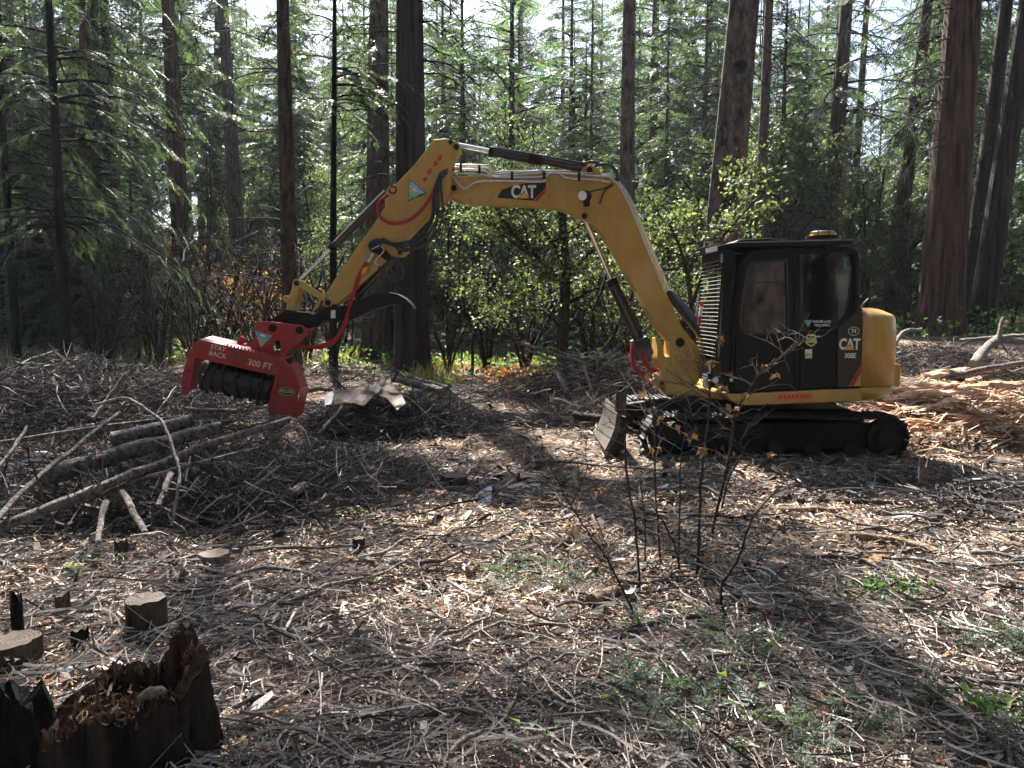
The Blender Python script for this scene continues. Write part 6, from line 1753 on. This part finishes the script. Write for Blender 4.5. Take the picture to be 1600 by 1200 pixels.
def dead_leaf_mesh(seed):
    rg = np.random.default_rng(seed)
    V, F = scatter(*LEAF_T, rg.normal(0, .012, (4, 3)), frames(rg.normal(0, 1, (4, 3)) + np.array([0, 0, -1.0]), roll=1.), rg.uniform(.035, .075, 4))
    return mk_mesh("dead_leaf", V, F, M['leaf_dry'])
DL = [dead_leaf_mesh(k) for k in range(4)]
for si, (pts, wpx, lab, ex_, lv_) in enumerate(SAP):
    b0 = G(*pts[0]); Yb = b0.y
    e = empty("bare_sapling", b0, lab, "sapling")
    pp = [Vector((0, 0, -.03))] + [P(a, c, Yb + .03 * math.sin(k * 2 + si)) - b0 for k, (a, c) in enumerate(pts[1:])]
    r = wpx / 2 * Yb / FPX * .72
    link("stem", tube_mesh("stem", pp, [r, r * .8, r * .35], M['bark_twig'], 7, n=5, wob=.0025), e)
    rg = np.random.default_rng(900 + si)
    sp = spline(pp, 7); tp, tr = [], []
    for q in range(int(6 + len(pts) * 2)):
        k = rg.integers(len(sp) // 4, len(sp)); p0 = np.array(list(sp[k]))
        ax2 = rg.choice([-1, 1]) * rg.uniform(.4, 1.2)
        d = np.array([math.sin(ax2), rg.normal(0, .45), abs(math.cos(ax2)) * .9]); L = rg.uniform(.08, .34)
        s = np.linspace(0, 1, 6)[:, None]
        br = p0 + d * L * s + np.array([math.sin(ax2 * 9), 0, math.cos(ax2 * 5)]) * L * .22 * s ** 2 + rg.normal(0, .010, (6, 3)) * s + np.array([0, 0, rg.uniform(-.1, .12)]) * s ** 2 * L
        tp.append(br); tr.append(r * .32 * (1 - .7 * s[:, 0]) + .0006)
        for _ in range(2):
            d2 = d + rg.normal(0, .5, 3); kk = rg.integers(2, 6)
            tp.append(br[kk] + d2 * L * .4 * s + rg.normal(0, .004, (6, 3)) * s); tr.append(r * .18 * (1 - .6 * s[:, 0]) + .0005)
    link("twigs", mk_mesh("twigs", *tubes(np.array(tp), np.array(tr), 4, cap=False), M['bark_pale' if si % 2 else 'bark_twig']), e)
    for q, (a, c) in enumerate(lv_):
        link("dead_leaf", DL[q % 4], e, loc=P(a, c, Yb) - b0, rot=(rg.uniform(-.5, .5), rg.uniform(-.5, .5), rg.uniform(0, 6)))
        pos_t = P(a, c, Yb) - b0
        near = min(sp, key=lambda v: (v - pos_t).length)
        link("petiole", tube_mesh("petiole", [near, (near + pos_t) / 2 + Vector((0, 0, .02)), pos_t], .0012, M['bark_twig'], 4, n=3), e)

# ---- green seedlings, holly, moss
M['leaf_seedling'] = mat_leaf('seedling_fronds', [(.03, .045, .032), (.06, .085, .06), (.11, .14, .10)], [0, .5, 1])
def seedling_mesh(seed, n=9, s=.16):
    rg = np.random.default_rng(seed)
    pos = np.stack([rg.normal(0, .07, n), rg.normal(0, .07, n), rg.uniform(.02, .14, n)], -1)
    d = np.stack([rg.normal(0, 1, n), rg.normal(0, 1, n), rg.uniform(-.1, .7, n)], -1)
    V, F = scatter(*SPRAY_FINE, pos, frames(d, roll=.4), rg.uniform(.5, 1.2, n) * s)
    return mk_mesh("fronds", V, F, M['leaf_seedling'])
def stem_mesh(h=.14):
    return cyl_mesh("stem", (0, 0, -.02), (.01, .01, h), .003, M['bark_twig'], 5)
SD = [seedling_mesh(k, 10 + k, .15 + .02 * k) for k in range(5)]; SM = stem_mesh()
rg = np.random.default_rng(61)
for k in range(54):
    if k < 40: px_, py_ = rg.uniform(980, 1600), rg.uniform(960, 1200)
    elif k < 56: px_, py_ = rg.uniform(760, 900), rg.uniform(890, 930)
    else: px_, py_ = rg.uniform(520, 900), rg.uniform(960, 1190)
    b0 = G(px_, py_)
    e = empty("conifer_seedling", b0, "feathery grey-green conifer seedling among the foreground twigs", "seedling", "conifer seedlings in the foreground", rg.uniform(0, 6.28))
    e.scale = (rg.uniform(.4, .85),) * 3
    link("stem", SM, e); link("fronds", SD[k % 5], e)
def leafy(px_, py_, n, spread, size, mat, label, name="leafy_plant", h=.12, cat="plant"):
    b0 = G(px_, py_); rg = np.random.default_rng(int(px_ + py_))
    e = empty(name, b0, label, cat)
    pos = np.stack([rg.normal(0, spread, n), rg.normal(0, spread * .6, n), rg.uniform(.02, h, n)], -1)
    d = rg.normal(0, 1, (n, 3)); d[:, 2] *= .4
    V, F = scatter(*LEAF_T, pos, frames(d, roll=.5), size * rg.uniform(.6, 1.3, n))
    link("leaves", mk_mesh("leaves", V, F, M[mat]), e)
    tp = np.array([[[0, 0, -.02], list(p * .5), list(p)] for p in pos[:min(n, 24)]])
    link("stems", mk_mesh("stems", *tubes(tp, np.full(tp.shape[:2], .0016), 3, cap=False), M['bark_twig']), e)
leafy(1385, 935, 90, .14, .055, 'cover', "glossy green holly-like clump in the sunlit right middle ground", "holly_clump")
leafy(113, 905, 16, .06, .06, 'leaf_maple', "bright yellow-green sprout left of the round sawn stump")
leafy(200, 890, 12, .09, .045, 'leaf_maple', "small green sprout below the log stack")
leafy(565, 812, 14, .07, .05, 'leaf_maple', "bright green sprout in the shade left of centre")
leafy(720, 702, 12, .07, .05, 'leaf_maple', "green sprout at the foot of the tan-sheet pile")
leafy(16, 1062, 5, .03, .05, 'leaf_maple', "single bright leaf sprig at the left edge")
leafy(1515, 1125, 16, .12, .08, 'cover', "broad-leaved green plant at the bottom right")
leafy(1130, 1105, 22, .13, .06, 'cover', "dark leafy plant at the bottom right of centre")
leafy(1000, 1100, 22, .12, .05, 'cover', "leafy sprig in the twig mat")
leafy(820, 1170, 10, .07, .04, 'cover', "small leafy sprig at the bottom centre")
leafy(470, 860, 10, .06, .04, 'leaf_maple', "tiny sprout beside the dark stub")
leafy(530, 760, 22, .12, .05, 'leaf_oak', "pale green weed beside the sawn log end")
leafy(1250, 880, 18, .09, .04, 'leaf_cedar', "dusty green sprig left of the splinters")
leafy(410, 735, 14, .2, .05, 'leaf_oak', "scattered small weeds in front of the twig heap")
leafy(561, 842, 30, .03, .02, 'cover', "green moss cap on the tiny stub", "moss_patch", h=.04, cat="moss")
leafy(800, 905, 70, .12, .022, 'cover', "patch of bright green moss in the sunlit middle ground", "moss_patch", h=.04, cat="moss")
leafy(830, 852, 40, .07, .02, 'cover', "small green moss patch below the bow-shaped branch", "moss_patch", h=.03, cat="moss")

# ---- the trees behind the camera (seen mirrored in the cab windows)
tv, tf = trunk_arr(26, .78, (.0, 0), 40, 60, .09, 88, flare=.3)
tree("pine_tree", ground(6.9, -2.6), "old pine behind the photographer, mirrored in the cab windows", mk_mesh("trunk", tv, tf, M['bark_pine'], True), None, None)

# ---- writing becomes plain mesh
dg = bpy.context.evaluated_depsgraph_get()
for o in [o for o in scene.objects if o.type == 'FONT']:
    me = bpy.data.meshes.new_from_object(o.evaluated_get(dg))
    nm = o.name
    n2 = bpy.data.objects.new("x", me); COL.objects.link(n2)
    n2.parent = o.parent; n2.location = o.location; n2.rotation_euler = o.rotation_euler; n2.scale = o.scale
    bpy.data.objects.remove(o); n2.name = nm

# ---- labels of the wood's repeats say where each stands
_marks = [(60, "at the far left edge"), (130, "by the thin black trunk at left"), (255, "between thin black and tan trunks"), (330, "around the tan ridged trunk"), (440, "above the red mulching head"),
          (565, "left of the big dark cedar"), (690, "beside the big dark cedar"), (800, "right of the big dark cedar"), (920, "behind the oak under the boom"), (1080, "behind the boom elbow"),
          (1200, "near the scaly pine"), (1300, "beyond the cab roof"), (1430, "beyond the yellow counterweight"), (1530, "near the red-brown cedar"), (9999, "at the far right edge")]
_short = {"tall conifers deep in the forest": "tall conifer", "mid-height conifers in the wood": "mid-height conifer", "young conifers in the far understory": "small bushy young conifer",
          "green understory shrubs": "green broadleaf shrub", "yellow-green understory shrubs": "yellow-green leafy shrub", "rust-brown shrubs": "half-dead rust-leaved shrub",
          "tall understory shrubs": "tall dull-green shrub", "bare understory shrubs": "bare grey-stemmed shrub"}
for o in scene.objects:
    g_ = o.get("group")
    if o.parent is None and g_ in _short:
        dd = o.location.y * math.cos(_th) - (o.location.z - CAM_Z) * math.sin(_th)
        px_ = 800 + FPX * o.location.x / dd
        ph = next(t for lim, t in _marks if px_ < lim)
        y_ = o.location.y
        dp = "near the clearing" if y_ < 24 else "behind the front trunks" if y_ < 32 else "at middle distance" if y_ < 46 else "far back" if y_ < 62 else "farthest back"
        o["label"] = f"{_short[g_]} {ph}, {dp}"
